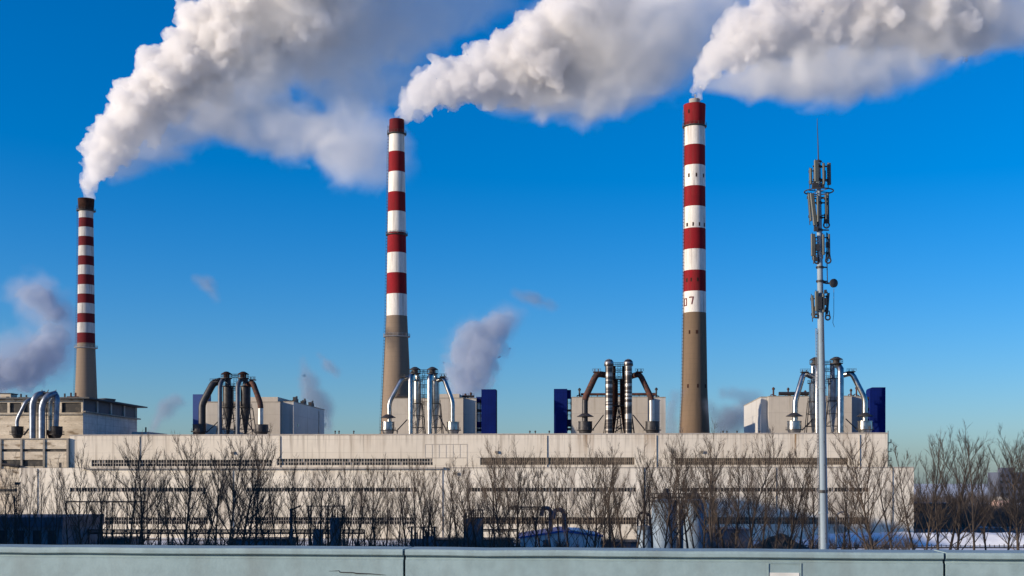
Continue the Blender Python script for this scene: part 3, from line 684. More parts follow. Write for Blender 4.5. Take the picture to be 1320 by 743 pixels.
for x in (22.5, 73):
    c = Q(x, 550, t); r_ = M2(x, t, 7.5); z0 = max(zr, Z(x, 565, t))
    MB().lathe((c.x, c.y), [(r_ * .6, z0), (r_ * .95, z0 + 1.2), (r_, c.z - .2), (r_ * 1.05, c.z), (r_ * .4, c.z + .1)], 22).build('hopper', M['sooty'], old)
    b = MB().lathe((c.x, c.y), [(r_, z0 + 1.2), (r_ * 1.3, z0 + 1.2), (r_ * 1.3, z0 + 1.4), (r_, z0 + 1.4)], 20, caps=False); b.railring((c.x, c.y), r_ * 1.28, z0 + 1.4, 1, 10, .05); b.build('gallery', M['dark'], old)
MB().tube([Q(37, 553, t), Q(31, 561, t)], .3, 6).build('brace', M['dark'], old)
c = Q(66, 555, t + 3); MB().lathe((c.x, c.y), [(.5, zr), (1.6, zr + 2.5), (1.6, c.z), (.5, c.z + .4)], 16).build('cyclone', M['rust'], old)
b = MB(); p, q = Q(48, 541, t + 1), Q(72, 541, t + 1); b.box(p.x, q.x, p.y - .3, p.y + .3, p.z - .12, p.z); b.rail(p, q, 1.1, 1.1)
for px in (48, 60, 70):
    s_ = Q(px, 541, t + 1); b.tube([(s_.x, s_.y, zr), (s_.x, s_.y, s_.z + 4)], .15, 5)
b.build('support_frame', M['dark'], old)
for px in (52, 60, 70):
    c = Q(px, 507.5, t + 1); bb = MB().box(c.x - .9, c.x + .9, c.y - .7, c.y + .7, c.z - .6, c.z + .5); bb.tube([(c.x, c.y, c.z), (c.x + .7, c.y, c.z + 1.3)], .16, 5); bb.build('damper', M['dark'], old)
# ------------------------------------------------------------------ chimneys
def chimney(label, D, prof, bands, mats, rings, cx, soot_top=None):
    """prof: (photo row, centre column, half width); bands: rows where the paint changes, with material indices"""
    zof = lambda y: H - (y - YH) / F * D
    c = P(cx, YH, D)
    root = thing('chimney', label, 'chimney', (c.x, c.y, 0))
    ys = [p[0] for p in prof]; ws = [p[1] / F * D for p in prof]
    def rad(y):
        if y >= ys[-1]:
            k = (ws[-1] - ws[-2]) / (ys[-1] - ys[-2]); return ws[-1] + k * (y - ys[-1])
        return float(np.interp(y, ys, ws))
    rows = [b for b, _ in bands] + [YH + H * F / D]
    pr = []; mi = []
    for i in range(len(bands)):
        n = max(2, int((rows[i+1] - rows[i]) / 12))
        for k in range(n):
            y = rows[i] + (rows[i+1] - rows[i]) * k / n; pr.append((rad(y), zof(y))); mi.append(bands[i][1])
    pr.append((rad(rows[-1]), 0))
    b = MB(); b.lathe((c.x, c.y), pr[::-1], 48, mi[::-1], caps=False)
    b.add([(c.x + pr[0][0]*.8*math.cos(a), c.y + pr[0][0]*.8*math.sin(a), pr[0][1] - 1.5) for a in dirs(24)], [tuple(range(24))], 0)
    b.lathe((c.x, c.y), [(pr[0][0] * .8, pr[0][1] - 1.5), (pr[0][0] * .8, pr[0][1]), (pr[0][0], pr[0][1])], 48, 0, caps=False)
    b.build('shaft', mats, root)
    for y, over, m in rings:
        r_ = rad(y); z = zof(y); q = over / F * D
        b = MB().lathe((c.x, c.y), [(r_ * .99, z - .7), (r_ + q * .8, z - .35), (r_ + q, z - .3), (r_ + q, z), (r_ * .99, z)], 40, caps=False)
        b.railring((c.x, c.y), r_ + q * .93, z, 1.3, 36, .07)
        b.build('gallery', m, root)
    b = MB()                                  # ladder with a cage on the left flank
    a = R(197); zz = [zof(y) for y in (prof[0][0] + 8, *range(int(prof[0][0]) + 40, int(rows[-1]) - 20, 40), rows[-1] - 12)]
    for s_ in (-.045, .045):
        pts = []
        for z in zz:
            y = YH - (z - H) * F / D; r_ = rad(y) + .25; pts.append((c.x + r_ * math.cos(a + s_), c.y + r_ * math.sin(a + s_), z))
        b.tube(pts, .07, 4, caps=False)
    pts = []
    for z in zz:
        y = YH - (z - H) * F / D; r_ = rad(y) + 1.0; pts.append((c.x + r_ * math.cos(a), c.y + r_ * math.sin(a), z))
    b.tube(pts, .06, 4, caps=False)
    z = zz[-1]
    while z < zz[0]:
        y = YH - (z - H) * F / D; r_ = rad(y)
        q = [(c.x + (r_ + rr) * math.cos(a + s_), c.y + (r_ + rr) * math.sin(a + s_), z) for rr, s_ in ((.25, -.045), (.8, -.05), (1.0, 0), (.8, .05), (.25, .045))]
        b.tube(q, .06, 4, caps=False); z += 1.6
    b.build('ladder', M['dark'], root)
    return root, c, rad, zof
b1 = [(257, 0)] ; cols = 'wrwrwrwrwrwrwr'
edges = [272, 282, 294, 306, 318, 331, 343, 355, 368, 380, 392, 405, 417, 430, 443]
bands1 = [(257, 0)] + [(e, 1 if i % 2 == 0 else 2) for i, e in enumerate(edges[:-1])] + [(443, 3)]
ch1 = chimney('slimmest banded chimney with a soot black top, behind the old boiler house', 800, [(257, 10.3), (271, 9.6), (274, 8.9), (443, 11.2), (514, 13.9)], bands1,
        [M['soot'], M['white_dirty'], M['red_dirty'], M['conc_pale']], [(272, 2.6, M['dark']), (448.5, 3.0, M['conc_grey'])], 111)
bands2 = [(155, 0), (173, 1), (197, 2), (223, 1), (249, 2), (274, 1), (301, 2), (327, 1), (353, 2), (380, 1), (408, 3)]
ch2 = chimney('banded chimney with a dark gallery half way up, behind the bright silver ducts', 640, [(155, 9.6), (172, 9.9), (408, 13.4), (470, 16.3), (560, 20.5)], bands2,
        [M['red_dirty'], M['white'], M['red'], M['conc_pale']], [(173, 2.6, M['dark']), (303, 2.3, M['dark']), (434, 2.6, M['conc_grey'])], 511.5)
bands3 = [(136, 0), (163, 1), (189, 0), (215, 1), (242, 0), (268, 1), (296, 0), (323, 1), (350, 0), (377, 1), (404, 2)]
ch3 = chimney('thickest banded chimney, number 07 painted on its lowest white band', 600, [(136, 14.2), (163, 13.4), (404, 14.8), (508, 16.6), (560, 19.6)], bands3,
        [M['red'], M['white'], M['conc']], [(163.5, 2.2, M['dark'])], 895.3)
for (root, c, rad, zof), top in ((ch2, None), (ch3, 1)):
    if top:
        b = MB().lathe((c.x, c.y), [(7.0 / F * 600, zof(136) - 1), (7.0 / F * 600, zof(128.5)), (6.4 / F * 600, zof(128.5)), (6.4 / F * 600, zof(136) - 1)], 28, caps=False)
        b.build('flue_tip', M['conc_grey'], root)
root, c, rad, zof = ch3
def on_shaft(name, m, x0, x1, y0, y1, proud=.06, poly=None):
    """a patch of the shaft's surface between two photo columns and rows"""
    b = MB(); n = 3; vs = []
    rm = rad((y0 + y1) / 2) * F / 600
    for k in range(n + 1):
        x = x0 + (x1 - x0) * k / n; th = math.asin(max(-1, min(1, (x - 895.3) / rm)))
        for y in (y0, y1):
            r_ = rad(y) + proud; vs.append((c.x + r_ * math.sin(th), c.y - r_ * math.cos(th), zof(y)))
    b.add(vs, [(2*k, 2*k+1, 2*k+3, 2*k+2) for k in range(n)]); return b.build(name, m, root)
for y, xs in ((229, (886.5, 895.5, 905.5)), (292, (884.5, 891.5, 899.5, 906.5)), (363, (884, 889, 897)), (430, (887, 895.5, 896.5)), (499, (885, 897, 907.5)), (147, (886.5,))):
    for x in xs: on_shaft('opening', M['soot'], x - .9, x + .9, y - 2.6, y + 2.2, .05)
# the number
def strokes(x0, x1, y0, y1, segs):
    b = MB(); rm = rad(390) * F / 600
    def pt(x, y):
        th = math.asin(max(-.999, min(.999, (x - 895.3) / rm))); r_ = rad(y) + .07
        return (c.x + r_ * math.sin(th), c.y - r_ * math.cos(th), zof(y))
    for q in segs:
        xa, ya, xb, yb, xc, yc, xd, yd = [v for p in q for v in (x0 + p[0] * (x1 - x0), y0 + p[1] * (y1 - y0))]
        n = 4; vs = []
        for k in range(n + 1):
            f = k / n
            vs += [pt(xa + (xb - xa) * f, ya + (yb - ya) * f), pt(xd + (xc - xd) * f, yd + (yc - yd) * f)]
        b.add(vs, [(2*k, 2*k+1, 2*k+3, 2*k+2) for k in range(n)])
    return b.build('painted_number', M['number'], root)
W_ = .26
strokes(881.0, 884.3, 385.8, 396, [((0, 0), (1, 0), (1, .14), (0, .14)), ((0, .86), (1, .86), (1, 1), (0, 1)), ((0, .14), (W_*1.2, .14), (W_*1.2, .86), (0, .86)), ((1 - W_*1.3, .14), (1, .14), (1, .86), (1 - W_*1.3, .86))])
strokes(886.4, 892.2, 384.4, 394.4, [((0, 0), (1, 0), (1, .16), (0, .16)), ((.7, .16), (1, .16), (.72, 1), (.44, 1))])

# ------------------------------------------------------------------ smoke
def vol_mat(name, color, density, aniso=.2, core=True):
    m = bpy.data.materials.new(name); m.use_nodes = True; n = m.node_tree.nodes; l = m.node_tree.links
    n.clear(); out = n.new('ShaderNodeOutputMaterial')
    pv = n.new('ShaderNodeVolumePrincipled'); pv.inputs['Color'].default_value = (*color, 1); pv.inputs['Density'].default_value = density; pv.inputs['Anisotropy'].default_value = aniso
    l.new(pv.outputs[0], out.inputs['Volume'])
    if core:                                  # closed billows filled evenly; an added faint diffuse film gives them a surface
        pv.inputs['Density Attribute'].default_value = ''
        mx = n.new('ShaderNodeMixShader'); mx.inputs[0].default_value = .02
        t_ = n.new('ShaderNodeBsdfTransparent'); d = n.new('ShaderNodeBsdfDiffuse')
        l.new(t_.outputs[0], mx.inputs[1]); l.new(d.outputs[0], mx.inputs[2]); l.new(mx.outputs[0], out.inputs['Surface'])
    return m
_t = bmesh.new(); bmesh.ops.create_icosphere(_t, subdivisions=2, radius=1)
ICO_V = np.array([v.co[:] for v in _t.verts]); ICO_F = np.array([[v.index for v in f.verts] for f in _t.faces]); _t.free()
BILLOW = []
for sz, kind in ((11, 'HARD_NOISE'), (4.6, 'HARD_NOISE'), (2.0, 'HARD_NOISE')):
    tx = bpy.data.textures.new('billow', 'CLOUDS'); tx.noise_scale = sz; tx.noise_depth = 1; tx.noise_type = kind; BILLOW.append(tx)
def plume(name, pts, D, seed, m, voxel=1.2, parent=None, disp=(6, 2.7, .8), fill=.86, lumps=12):
    rnd = random.Random(seed)
    c = [(P(x, y, D), r / F * D) for x, y, r in pts]; balls = []
    def sph():
        while True:
            v = Vector((rnd.uniform(-1, 1), rnd.uniform(-1, 1), rnd.uniform(-1, 1)))
            if .05 < v.length < 1: return v.normalized()
    for (a, ra), (b, rb) in zip(c, c[1:]):
        n = max(2, int((b - a).length / (.4 * (ra + rb) / 2)))
        for k in range(n):
            f = k / n; p = a.lerp(b, f); r_ = ra + (rb - ra) * f; balls.append((p, r_ * fill * .9))
            for j in range(lumps):
                d = sph(); r1 = r_ * rnd.uniform(.2, .46); q = p + d * (r_ * rnd.uniform(.92, 1.06) - r1); balls.append((q, r1))
                for i in range(5):
                    e = sph(); r2 = r1 * rnd.uniform(.22, .5)
                    if e.dot(d) > -.2 and r2 > voxel * .9: balls.append((q + e * r1 * .88, r2))
    V = np.concatenate([ICO_V * r_ + np.array(p) for p, r_ in balls]); Fc = np.concatenate([ICO_F + i * len(ICO_V) for i in range(len(balls))])
    o = c[0][0]; V = V - np.array(o)
    me = bpy.data.meshes.new(name); me.from_pydata(V.tolist(), [], Fc.tolist()); me.materials.append(m)
    ob = bpy.data.objects.new(name, me); col.objects.link(ob)
    if parent is None: ob.location = o
    else: ob.parent = parent; ob.location = o - BASE[parent.name]
    BASE[ob.name] = o
    q = ob.modifiers.new('r', 'REMESH'); q.mode = 'VOXEL'; q.voxel_size = voxel; q.use_smooth_shade = True
    q = ob.modifiers.new('s', 'SMOOTH'); q.iterations = 2
    for tx, st in zip(BILLOW, disp):
        q = ob.modifiers.new('d', 'DISPLACE'); q.texture = tx; q.strength = st; q.mid_level = .4; q.texture_coords = 'LOCAL'
    return ob
def thin(name, pts, D, m, parent=None, scale=.03, amt=1.5, soft=.6, voxel=2.0):
    """thin steam along a path; pts: photo column, row, radius, density. A volume whose density is worked out from its distance to the path and from noise"""
    c = [(P(x, y, D), r / F * D, d) for x, y, r, d in pts]; o = c[0][0].copy(); c = [(p - o, r_, d) for p, r_, d in c]
    g = bpy.data.node_groups.new(name, 'GeometryNodeTree')
    g.interface.new_socket('Geometry', in_out='INPUT', socket_type='NodeSocketGeometry'); g.interface.new_socket('Geometry', in_out='OUTPUT', socket_type='NodeSocketGeometry')
    N = g.nodes; L = g.links; go = N.new('NodeGroupOutput')
    def put(s_, x):
        if isinstance(x, (int, float)): s_.default_value = x
        elif isinstance(x, (tuple, Vector)): s_.default_value = tuple(x)
        else: L.new(x, s_)
    def mt(op, a, b=None, clamp=False):
        n = N.new('ShaderNodeMath'); n.operation = op; n.use_clamp = clamp; put(n.inputs[0], a)
        if b is not None: put(n.inputs[1], b)
        return n.outputs[0]
    def vm(op, a, b=None, sc=None):
        n = N.new('ShaderNodeVectorMath'); n.operation = op; put(n.inputs[0], a)
        if b is not None: put(n.inputs[1], b)
        if sc is not None: put(n.inputs['Scale'], sc)
        return n.outputs['Value'] if op in ('DOT_PRODUCT', 'LENGTH', 'DISTANCE') else n.outputs[0]
    pos = N.new('GeometryNodeInputPosition').outputs[0]
    nz = N.new('ShaderNodeTexNoise'); nz.inputs['Detail'].default_value = 6; nz.inputs['Roughness'].default_value = .58; nz.inputs['Distortion'].default_value = .8; nz.inputs['Scale'].default_value = scale
    L.new(vm('ADD', pos, tuple(o)), nz.inputs['Vector'])
    nn = mt('ADD', mt('MULTIPLY', mt('SUBTRACT', nz.outputs['Fac'], .5), amt), 1.0); acc = None
    for (pa, ra, da), (pb, rb, db) in zip(c, c[1:]):
        ab = pb - pa; v = vm('SUBTRACT', pos, pa)
        f = mt('DIVIDE', vm('DOT_PRODUCT', v, ab), ab.length_squared, True)
        dist = vm('LENGTH', vm('SUBTRACT', v, vm('SCALE', tuple(ab), None, f)))
        r_ = mt('ADD', mt('MULTIPLY', f, rb - ra), ra); dn = mt('ADD', mt('MULTIPLY', f, db - da), da)
        e = mt('DIVIDE', mt('SUBTRACT', nn, mt('DIVIDE', dist, r_)), soft, True)
        q = mt('MULTIPLY', mt('POWER', e, 1.5), dn); acc = q if acc is None else mt('MAXIMUM', acc, q)
    k = 1 + amt * .22
    mn = Vector([min(p[i] - r_ * k for p, r_, d in c) for i in range(3)]); mx = Vector([max(p[i] + r_ * k for p, r_, d in c) for i in range(3)])
    vc = N.new('GeometryNodeVolumeCube'); L.new(acc, vc.inputs['Density']); vc.inputs['Min'].default_value = mn; vc.inputs['Max'].default_value = mx
    for i, kk in enumerate('XYZ'): vc.inputs['Resolution ' + kk].default_value = max(8, int((mx - mn)[i] / voxel))
    sm_ = N.new('GeometryNodeSetMaterial'); L.new(vc.outputs[0], sm_.inputs[0]); sm_.inputs['Material'].default_value = m; L.new(sm_.outputs[0], go.inputs[0])
    vd = bpy.data.volumes.new(name); vd.materials.append(m)
    ob = bpy.data.objects.new(name, vd); col.objects.link(ob)
    if parent is None: ob.location = o
    else: ob.parent = parent; ob.location = o - BASE[parent.name]
    q = ob.modifiers.new('smoke', 'NODES'); q.node_group = g
    return ob
STEAM = vol_mat('dense steam', (.955, .95, .95), .21, .3); SOFTS = vol_mat('thin steam', (.955, .957, .957), 1.0, core=False)
GREYS = vol_mat('thin grey smoke', (.58, .64, .75), 1.0, core=False); GREYC = vol_mat('grey smoke', (.58, .64, .75), .075); GREYD = vol_mat('dark grey smoke', (.42, .48, .58), 1.0, core=False); GREYE = vol_mat('dark thin smoke', (.42, .48, .58), .03)
p1_ = plume('smoke_plume', [(111.5, 256, 7.5), (113, 247, 10), (117, 232, 18), (136, 199, 33), (161, 163, 42), (195, 127, 52), (238, 90, 58), (280, 54, 64), (325, 20, 68), (380, -10, 90), (420, -50, 95)], 800, 1, STEAM, 1.1)
tag(p1_, 'tall white billowing steam plume blown steeply up from the slimmest soot topped chimney', 'smoke plume')
thin('thin_steam', [(150, 215, 26, .04), (205, 175, 42, .05), (270, 135, 52, .05), (330, 95, 60, .05)], 803, SOFTS, p1_, .05, 1.3, .45, 1.6)
thin('thin_steam', [(262, 152, 24, 0.0744), (300, 155, 38, 0.0744), (345, 168, 38, 0.0744), (400, 172, 46, 0.0682), (450, 182, 62, 0.0496), (480, 195, 55, 0.031), (505, 200, 42, 0.0124)], 812, SOFTS, p1_, .042, 1.5, .4, 1.7)
thin('thin_steam', [(330, 70, 60, .09), (400, 38, 80, .09), (470, 25, 78, .07), (545, 12, 62, .05), (610, 0, 44, .035), (650, -10, 36, .02)], 835, SOFTS, p1_, .04, 1.8, .5, 1.8)
thin('thin_steam', [(400, 92, 34, 0.035), (450, 108, 46, 0.045), (510, 105, 42, 0.025)], 826, SOFTS, p1_, .045, 1.8, .45, 1.8)
thin('thin_steam', [(330, 30, 70, .03), (390, 0, 80, .05), (440, -20, 80, .05)], 788, SOFTS, p1_, .045, 1.6, .5, 2.0)
p2_ = plume('smoke_plume', [(513, 156, 7.5), (515, 149, 10), (530, 134, 20), (560, 114, 36), (600, 103, 44), (640, 94, 50), (690, 78, 66), (735, 50, 76), (780, 25, 80)], 640, 2, STEAM, .95)
tag(p2_, 'white billowing steam plume drifting right from the chimney beside the bright silver ducts', 'smoke plume')
thin('thin_steam', [(640, 122, 30, 0.0744), (700, 126, 36, 0.105), (760, 112, 52, 0.105), (820, 90, 56, 0.0744), (870, 74, 52, 0.0372), (905, 70, 48, 0.0124)], 640, SOFTS, p2_, .05, 1.5, .4, 1.5)
thin('thin_steam', [(725, 60, 70, 0.031), (780, 45, 84, 0.0744), (840, 32, 84, 0.0868), (900, 12, 74, 0.0558), (960, -5, 60, 0.0248)], 636, SOFTS, p2_, .042, 1.6, .45, 1.8)
p3_ = plume('smoke_plume', [(895.5, 127, 5.5), (896, 120, 8.5), (905, 100, 17), (925, 76, 29), (962, 54, 46), (1010, 34, 58), (1070, 18, 62), (1140, 10, 66), (1215, 12, 68), (1262, 25, 50)], 600, 3, STEAM, .9)
tag(p3_, 'broad white and grey steam plume streaming right from the thickest chimney', 'smoke plume')
thin('thin_steam', [(915, 108, 14, 0.098), (965, 104, 28, 0.14), (1030, 98, 44, 0.14), (1100, 92, 46, 0.119), (1160, 80, 42, 0.077), (1215, 68, 30, 0.042), (1250, 60, 22, 0.014)], 600, SOFTS, p3_, .055, 1.4, .4, 1.4)
thin('thin_steam', [(1150, 30, 60, .04), (1220, 25, 62, .12), (1280, 16, 52, .14), (1330, 8, 48, .10), (1370, 4, 45, .06)], 598, SOFTS, p3_, .05, 1.6, .42, 1.5)
def wisp(label, core, D, seed, soft_pts, scale=.05, amt=2.0, voxel=1.4):
    small = max(q[2] for q in core) < 20; o = plume('smoke_wisp', core, D, seed, GREYE if small else GREYC, (1.0 if D < 900 else 1.5), disp=(4.2, 3.0, 1.2) if max(q[2] for q in core) > 10 else (1.2, .8, .3), lumps=9, fill=.72 if max(q[2] for q in core) > 10 else .95)
    tag(o, label, 'smoke', 'thin smoke rising behind the plant')
    if soft_pts: thin('thin_smoke', soft_pts, D + 2, GREYD if small else GREYS, o, scale, amt, .7, voxel)
    return o
wisp('puff of lilac grey smoke between the second chimney and its blue tower', [(598, 514, 24), (602, 492, 36), (608, 468, 42), (622, 446, 40), (638, 428, 30), (656, 414, 18)], 690, 11,
     [(594, 515, 30, .05), (602, 485, 44, .07), (616, 450, 46, .07), (638, 426, 36, .06), (658, 410, 22, .05), (674, 402, 12, .03)], .06, 2.0, 1.4)
wisp('large grey smoke cloud low at the left edge, left of the slimmest chimney', [(-30, 488, 26), (2, 484, 32), (30, 478, 34), (52, 464, 32), (66, 444, 26), (70, 424, 18)], 1000, 12,
     [(-30, 478, 52, .03), (15, 470, 52, .045), (58, 458, 48, .045), (78, 434, 36, .04), (82, 408, 24, .03)], .035, 1.8, 2.2)
wisp('smaller grey smoke puff just above the large cloud at the left edge', [(34, 376, 14), (50, 385, 22), (66, 398, 20), (76, 412, 14)], 1000, 13, [(26, 374, 28, .035), (50, 386, 38, .05), (72, 402, 36, .045), (84, 420, 24, .03)], .045, 2.0, 2.0)
wisp('short slanting grey wisp between the leftmost chimney and the sootiest ducts', [(196, 558, 3), (201, 545, 5), (210, 530, 8), (222, 519, 9), (233, 517, 5)], 560, 14, [(195, 558, 7, 0.144), (203, 542, 11, 0.216), (214, 526, 15, 0.18), (228, 517, 13, 0.144), (240, 521, 8, 0.072)], .09, 2.2, 1.0)
wisp('grey smoke trailing off the right side of the boiler house behind the sootiest ducts', [(420, 548, 7), (416, 532, 13), (405, 516, 13), (397, 498, 11), (393, 484, 6)], 560, 15, [(421, 556, 12, 0.126), (416, 530, 20, 0.18), (402, 508, 20, 0.162), (395, 488, 16, 0.144), (390, 464, 8, 0.054)], .08, 2.0, 1.1)
wisp('torn scrap of dark smoke high above the gap right of the sootiest ducts', [(417, 463, 4), (424, 471, 6), (432, 479, 4)], 560, 16, [(412, 458, 7, 0.144), (424, 471, 12, 0.18), (436, 482, 8, 0.108)], .12, 2.4, .9)
wisp('tiny torn smoke scrap in the open sky right of the slimmest chimney', [(257, 361, 3), (265, 366, 5), (275, 377, 3)], 600, 17, [(250, 358, 8, 0.072), (265, 366, 13, 0.108), (279, 386, 8, 0.054)], .1, 2.4, 1.0)
wisp('faint streak of grey smoke in the sky between the second and third chimney', [(676, 383, 3), (690, 388, 5), (706, 393, 3)], 650, 18, [(664, 380, 9, 0.072), (690, 387, 13, 0.108), (716, 396, 8, 0.054)], .09, 2.4, 1.1)
wisp('grey smoke drifting against the foot of the thickest chimney\'s left side', [(866, 550, 8), (864, 532, 9), (868, 518, 7)], 580, 19, [(862, 556, 16, 0.108), (864, 535, 17, 0.126), (870, 514, 14, 0.09), (880, 505, 8, 0.036)], .08, 2.0, 1.1)
wisp('grey smoke curling up between the thickest chimney and the boiler house by the mast', [(920, 552, 9), (932, 542, 17), (952, 534, 15), (965, 520, 9)], 590, 20, [(912, 520, 14, 0.09), (930, 545, 27, 0.162), (952, 536, 26, 0.162), (974, 514, 15, 0.09), (934, 506, 15, 0.072)], .08, 2.0, 1.1)

# ------------------------------------------------------------------ yard between the trees and the hall
def px_box(b, px0, px1, y0, y1, D, depth, m=0, zmin=None):
    a, c = P(px0, y0, D), P(px1, y1, D); return b.box(a.x, c.x, D, D + depth, c.z if zmin is None else zmin, a.z, m)
ws = thing('workshop', 'dark low workshop with a blue grey roof band at the left edge', 'shed', P(30, YH, 300) * 1 - Vector((0, 0, 18)))
a, c = P(-60, 680, 300), P(80, 667, 300)
ops = []
for px in (4, 26, 47, 66): ops.append((P(px - 5, 0, 300).x, P(px + 5, 0, 300).x, .2, P(0, 684, 300).z))
b = MB().wall(a.x, c.x, 0, a.z, 300, ops, .4); b.box(a.x, c.x - .05, 300.41, 330, 0, a.z - .1); b.add([(c.x, 300, 0), (c.x, 330, 0), (c.x, 330, a.z), (c.x, 300, a.z)], [(0, 1, 2, 3)]); b.build('wall', M['dark_wall'], ws)
MB().box(a.x, c.x + .3, 299.6, 330.2, a.z + .002, c.z).build('roof', M['dark_roof'], ws)
for o_ in ops: MB().box(o_[0], o_[1], 300.3, 300.36, .2, o_[3]).build('door', M['dark'], ws)
# small lattice mast by the workshop
lm = thing('lattice_mast', 'slim dark lattice mast beside the dark workshop at the left edge', 'mast', P(25, YH, 298) - Vector((0, 0, 18)))
b = MB(); c = P(25, 625, 298)
for sx in (-1, 1):
    for sy in (-1, 1): b.tube([(c.x + sx * .75, 298 + sy * .75 - 1, 0), (c.x + sx * .4, 298 + sy * .4 - 1, c.z)], .09, 4)
n = 14
for i in range(n):
    z0, z1 = c.z * i / n, c.z * (i + 1) / n; k = 1 if i % 2 else -1; w0, w1 = .75 - .35 * i / n, .75 - .35 * (i + 1) / n
    b.tube([(c.x - k * w0, 297 - w0, z0), (c.x + k * w1, 297 - w1, z1)], .07, 4); b.tube([(c.x - w1, 297 - w1, z1), (c.x + w1, 297 - w1, z1)], .06, 4)
b.build('lattice', M['dark'], lm)
MB().box(c.x - .5, c.x + .5, 296.5, 297.5, c.z, c.z + .6).build('lamp_head', M['dark'], lm)
# pipe racks
def rack(label, px0, px1, ys, D, step, extra=None, m='dark'):
    o = thing('pipe_rack', label, 'pipe rack', P((px0 + px1) / 2, YH, D) - Vector((0, 0, 18)), 'pipe racks in the yard')
    for i, y in enumerate(ys):
        p, q = P(px0, y, D), P(px1, y, D); MB().tube([p + Vector((0, i * .5, 0)), q + Vector((0, i * .5, 0))], .22 if i % 2 == 0 else .16, 6).build('pipe', M[m], o)
    n = max(1, int((px1 - px0) / step))
    for i in range(n + 1):
        p = P(px0 + (px1 - px0) * i / n, ys[0], D); b = MB().box(p.x - .14, p.x + .14, D - .3, D - .02, 0, p.z + .1); b.box(p.x - .12, p.x + .12, D - .6, D + 1.2, p.z - .42, p.z - .24); b.build('post', M[m], o)
    return o
rack('long dark pipe rack on thin posts, between the dark workshop and the parapet\'s long joint', 84, 470, [683.5, 686, 688], 318, 15)
rack('short dark pipe rack beside the dark transformer frames, left of the blue roofed shed', 606, 668, [683, 685], 322, 12)
rack('dark pipe rack crossing the lower hall front, at half height behind the leftmost trees', 86, 190, [647], 330, 26)
rack('raised dark pipe bridge above the blue roofed shed\'s left end', 656, 708, [654, 656.5], 330, 52)
# transformer frames
def frame(label, px0, px1, ytop, D, seed):
    rnd = random.Random(seed); o = thing('transformer_frame', label, 'substation frame', P((px0 + px1) / 2, YH, D) - Vector((0, 0, 18)), 'transformer frames in the yard')
    a, c = P(px0, ytop, D), P(px1, ytop, D); b = MB()
    n = max(2, int((c.x - a.x) / 3.5))
    for i in range(n + 1):
        x = a.x + (c.x - a.x) * i / n
        for dy in (0, 3): b.tube([(x, D + dy, 0), (x, D + dy, a.z)], .16, 5)
        b.box(x - .12, x + .12, D, D + 3, a.z - .3, a.z - .05)
    b.box(a.x - .6, c.x + .6, D - .25, D - .05, a.z - .25, a.z); b.build('portal', M['dark'], o)
    for i in range(n):
        x = a.x + (c.x - a.x) * (i + .5) / n; h = a.z * rnd.uniform(.45, .8)
        bb = MB().box(x - 1.2, x + 1.2, D + .4, D + 2.4, 0, h); bb.build('tank', M['dark_wall'], o)
        bb = MB()
        for k in (-.7, 0, .7): bb.lathe((x + k, D + 1.2), [(.16, h), (.28, h + .3), (.14, h + .5), (.26, h + .8), (.12, h + 1.0), (.2, h + 1.3), (.05, h + 1.9)], 8)
        bb.build('insulator', M['dark'], o)
        bb = MB().tube([(x - .7, D + 1.2, h + 1.9), (x - 1.3, D + .6, a.z)], .05, 4); bb.tube([(x + .7, D + 1.2, h + 1.9), (x + 1.4, D + .6, a.z)], .05, 4); bb.build('cable', M['dark'], o)
    return o
frame('dark transformer frame with tanks, right of the sootiest ducts and low among trees', 398, 442, 652, 316, 1)
frame('dark transformer frame left of the raised pipe bridge and blue roofed shed', 598, 622, 657, 318, 2)
frame('low dark transformer frame between the long pipe rack and the parapet joint', 530, 560, 679, 312, 3)
pst = thing('steel_post', 'thick dark steel post with a cross arm, right of the densest left tree', 'post', P(375, YH, 312) - Vector((0, 0, 18)))
c = P(375, 656, 312); MB().box(c.x - .32, c.x + .32, 312, 312.7, 0, c.z).build('pole', M['dark_wall'], pst)
MB().tube([(c.x - .2, 312.4, c.z - .4), (P(388, 652, 312))], .22, 5).build('arm', M['dark'], pst)
# gooseneck vent pipes
def goose(label, px, ytop, D, r_, m, flip=1, reach=2.4):
    o = thing('gooseneck_pipe', label, 'vent pipe', P(px, YH, D) - Vector((0, 0, 18)), 'gooseneck pipes in the yard')
    c = P(px, ytop, D); pts = [(c.x, D, 0), (c.x, D, c.z - reach * .5)]
    for k in range(1, 7):
        a = math.pi * k / 7; pts.append((c.x + flip * reach * .5 * (1 - math.cos(a)), D, c.z - reach * .5 + reach * .5 * math.sin(a)))
    pts.append((c.x + flip * reach, D, c.z - reach * .9))
    MB().tube(pts, r_, 10).build('pipe', M[m], o)
    MB().lathe((c.x, D), [(r_, c.z * .72), (r_ * 1.5, c.z * .72), (r_ * 1.5, c.z * .72 + .25), (r_, c.z * .72 + .25)], 12, caps=False).build('flange', M['dark'], o)
goose('fat faded purple gooseneck pipe just left of the blue roof\'s ridge', 710, 655, 326, .55, 'rusty_purple', -1)
goose('fat faded purple gooseneck pipe on the blue roof\'s ridge, right of its twin', 727, 657, 326, .6, 'rusty_purple', -1, 2.8)
goose('thin dark gooseneck pipe left of the twin silos, on the side away from them', 822, 661, 318, .25, 'dark', 1, 3.2)
goose('thin dark gooseneck pipe tight against the left silo', 834, 660, 318, .22, 'dark', -1, 2.0)
goose('pale gooseneck pipe right of the antenna mast\'s foot', 1078, 660, 330, .22, 'greyp', 1, 3.4)
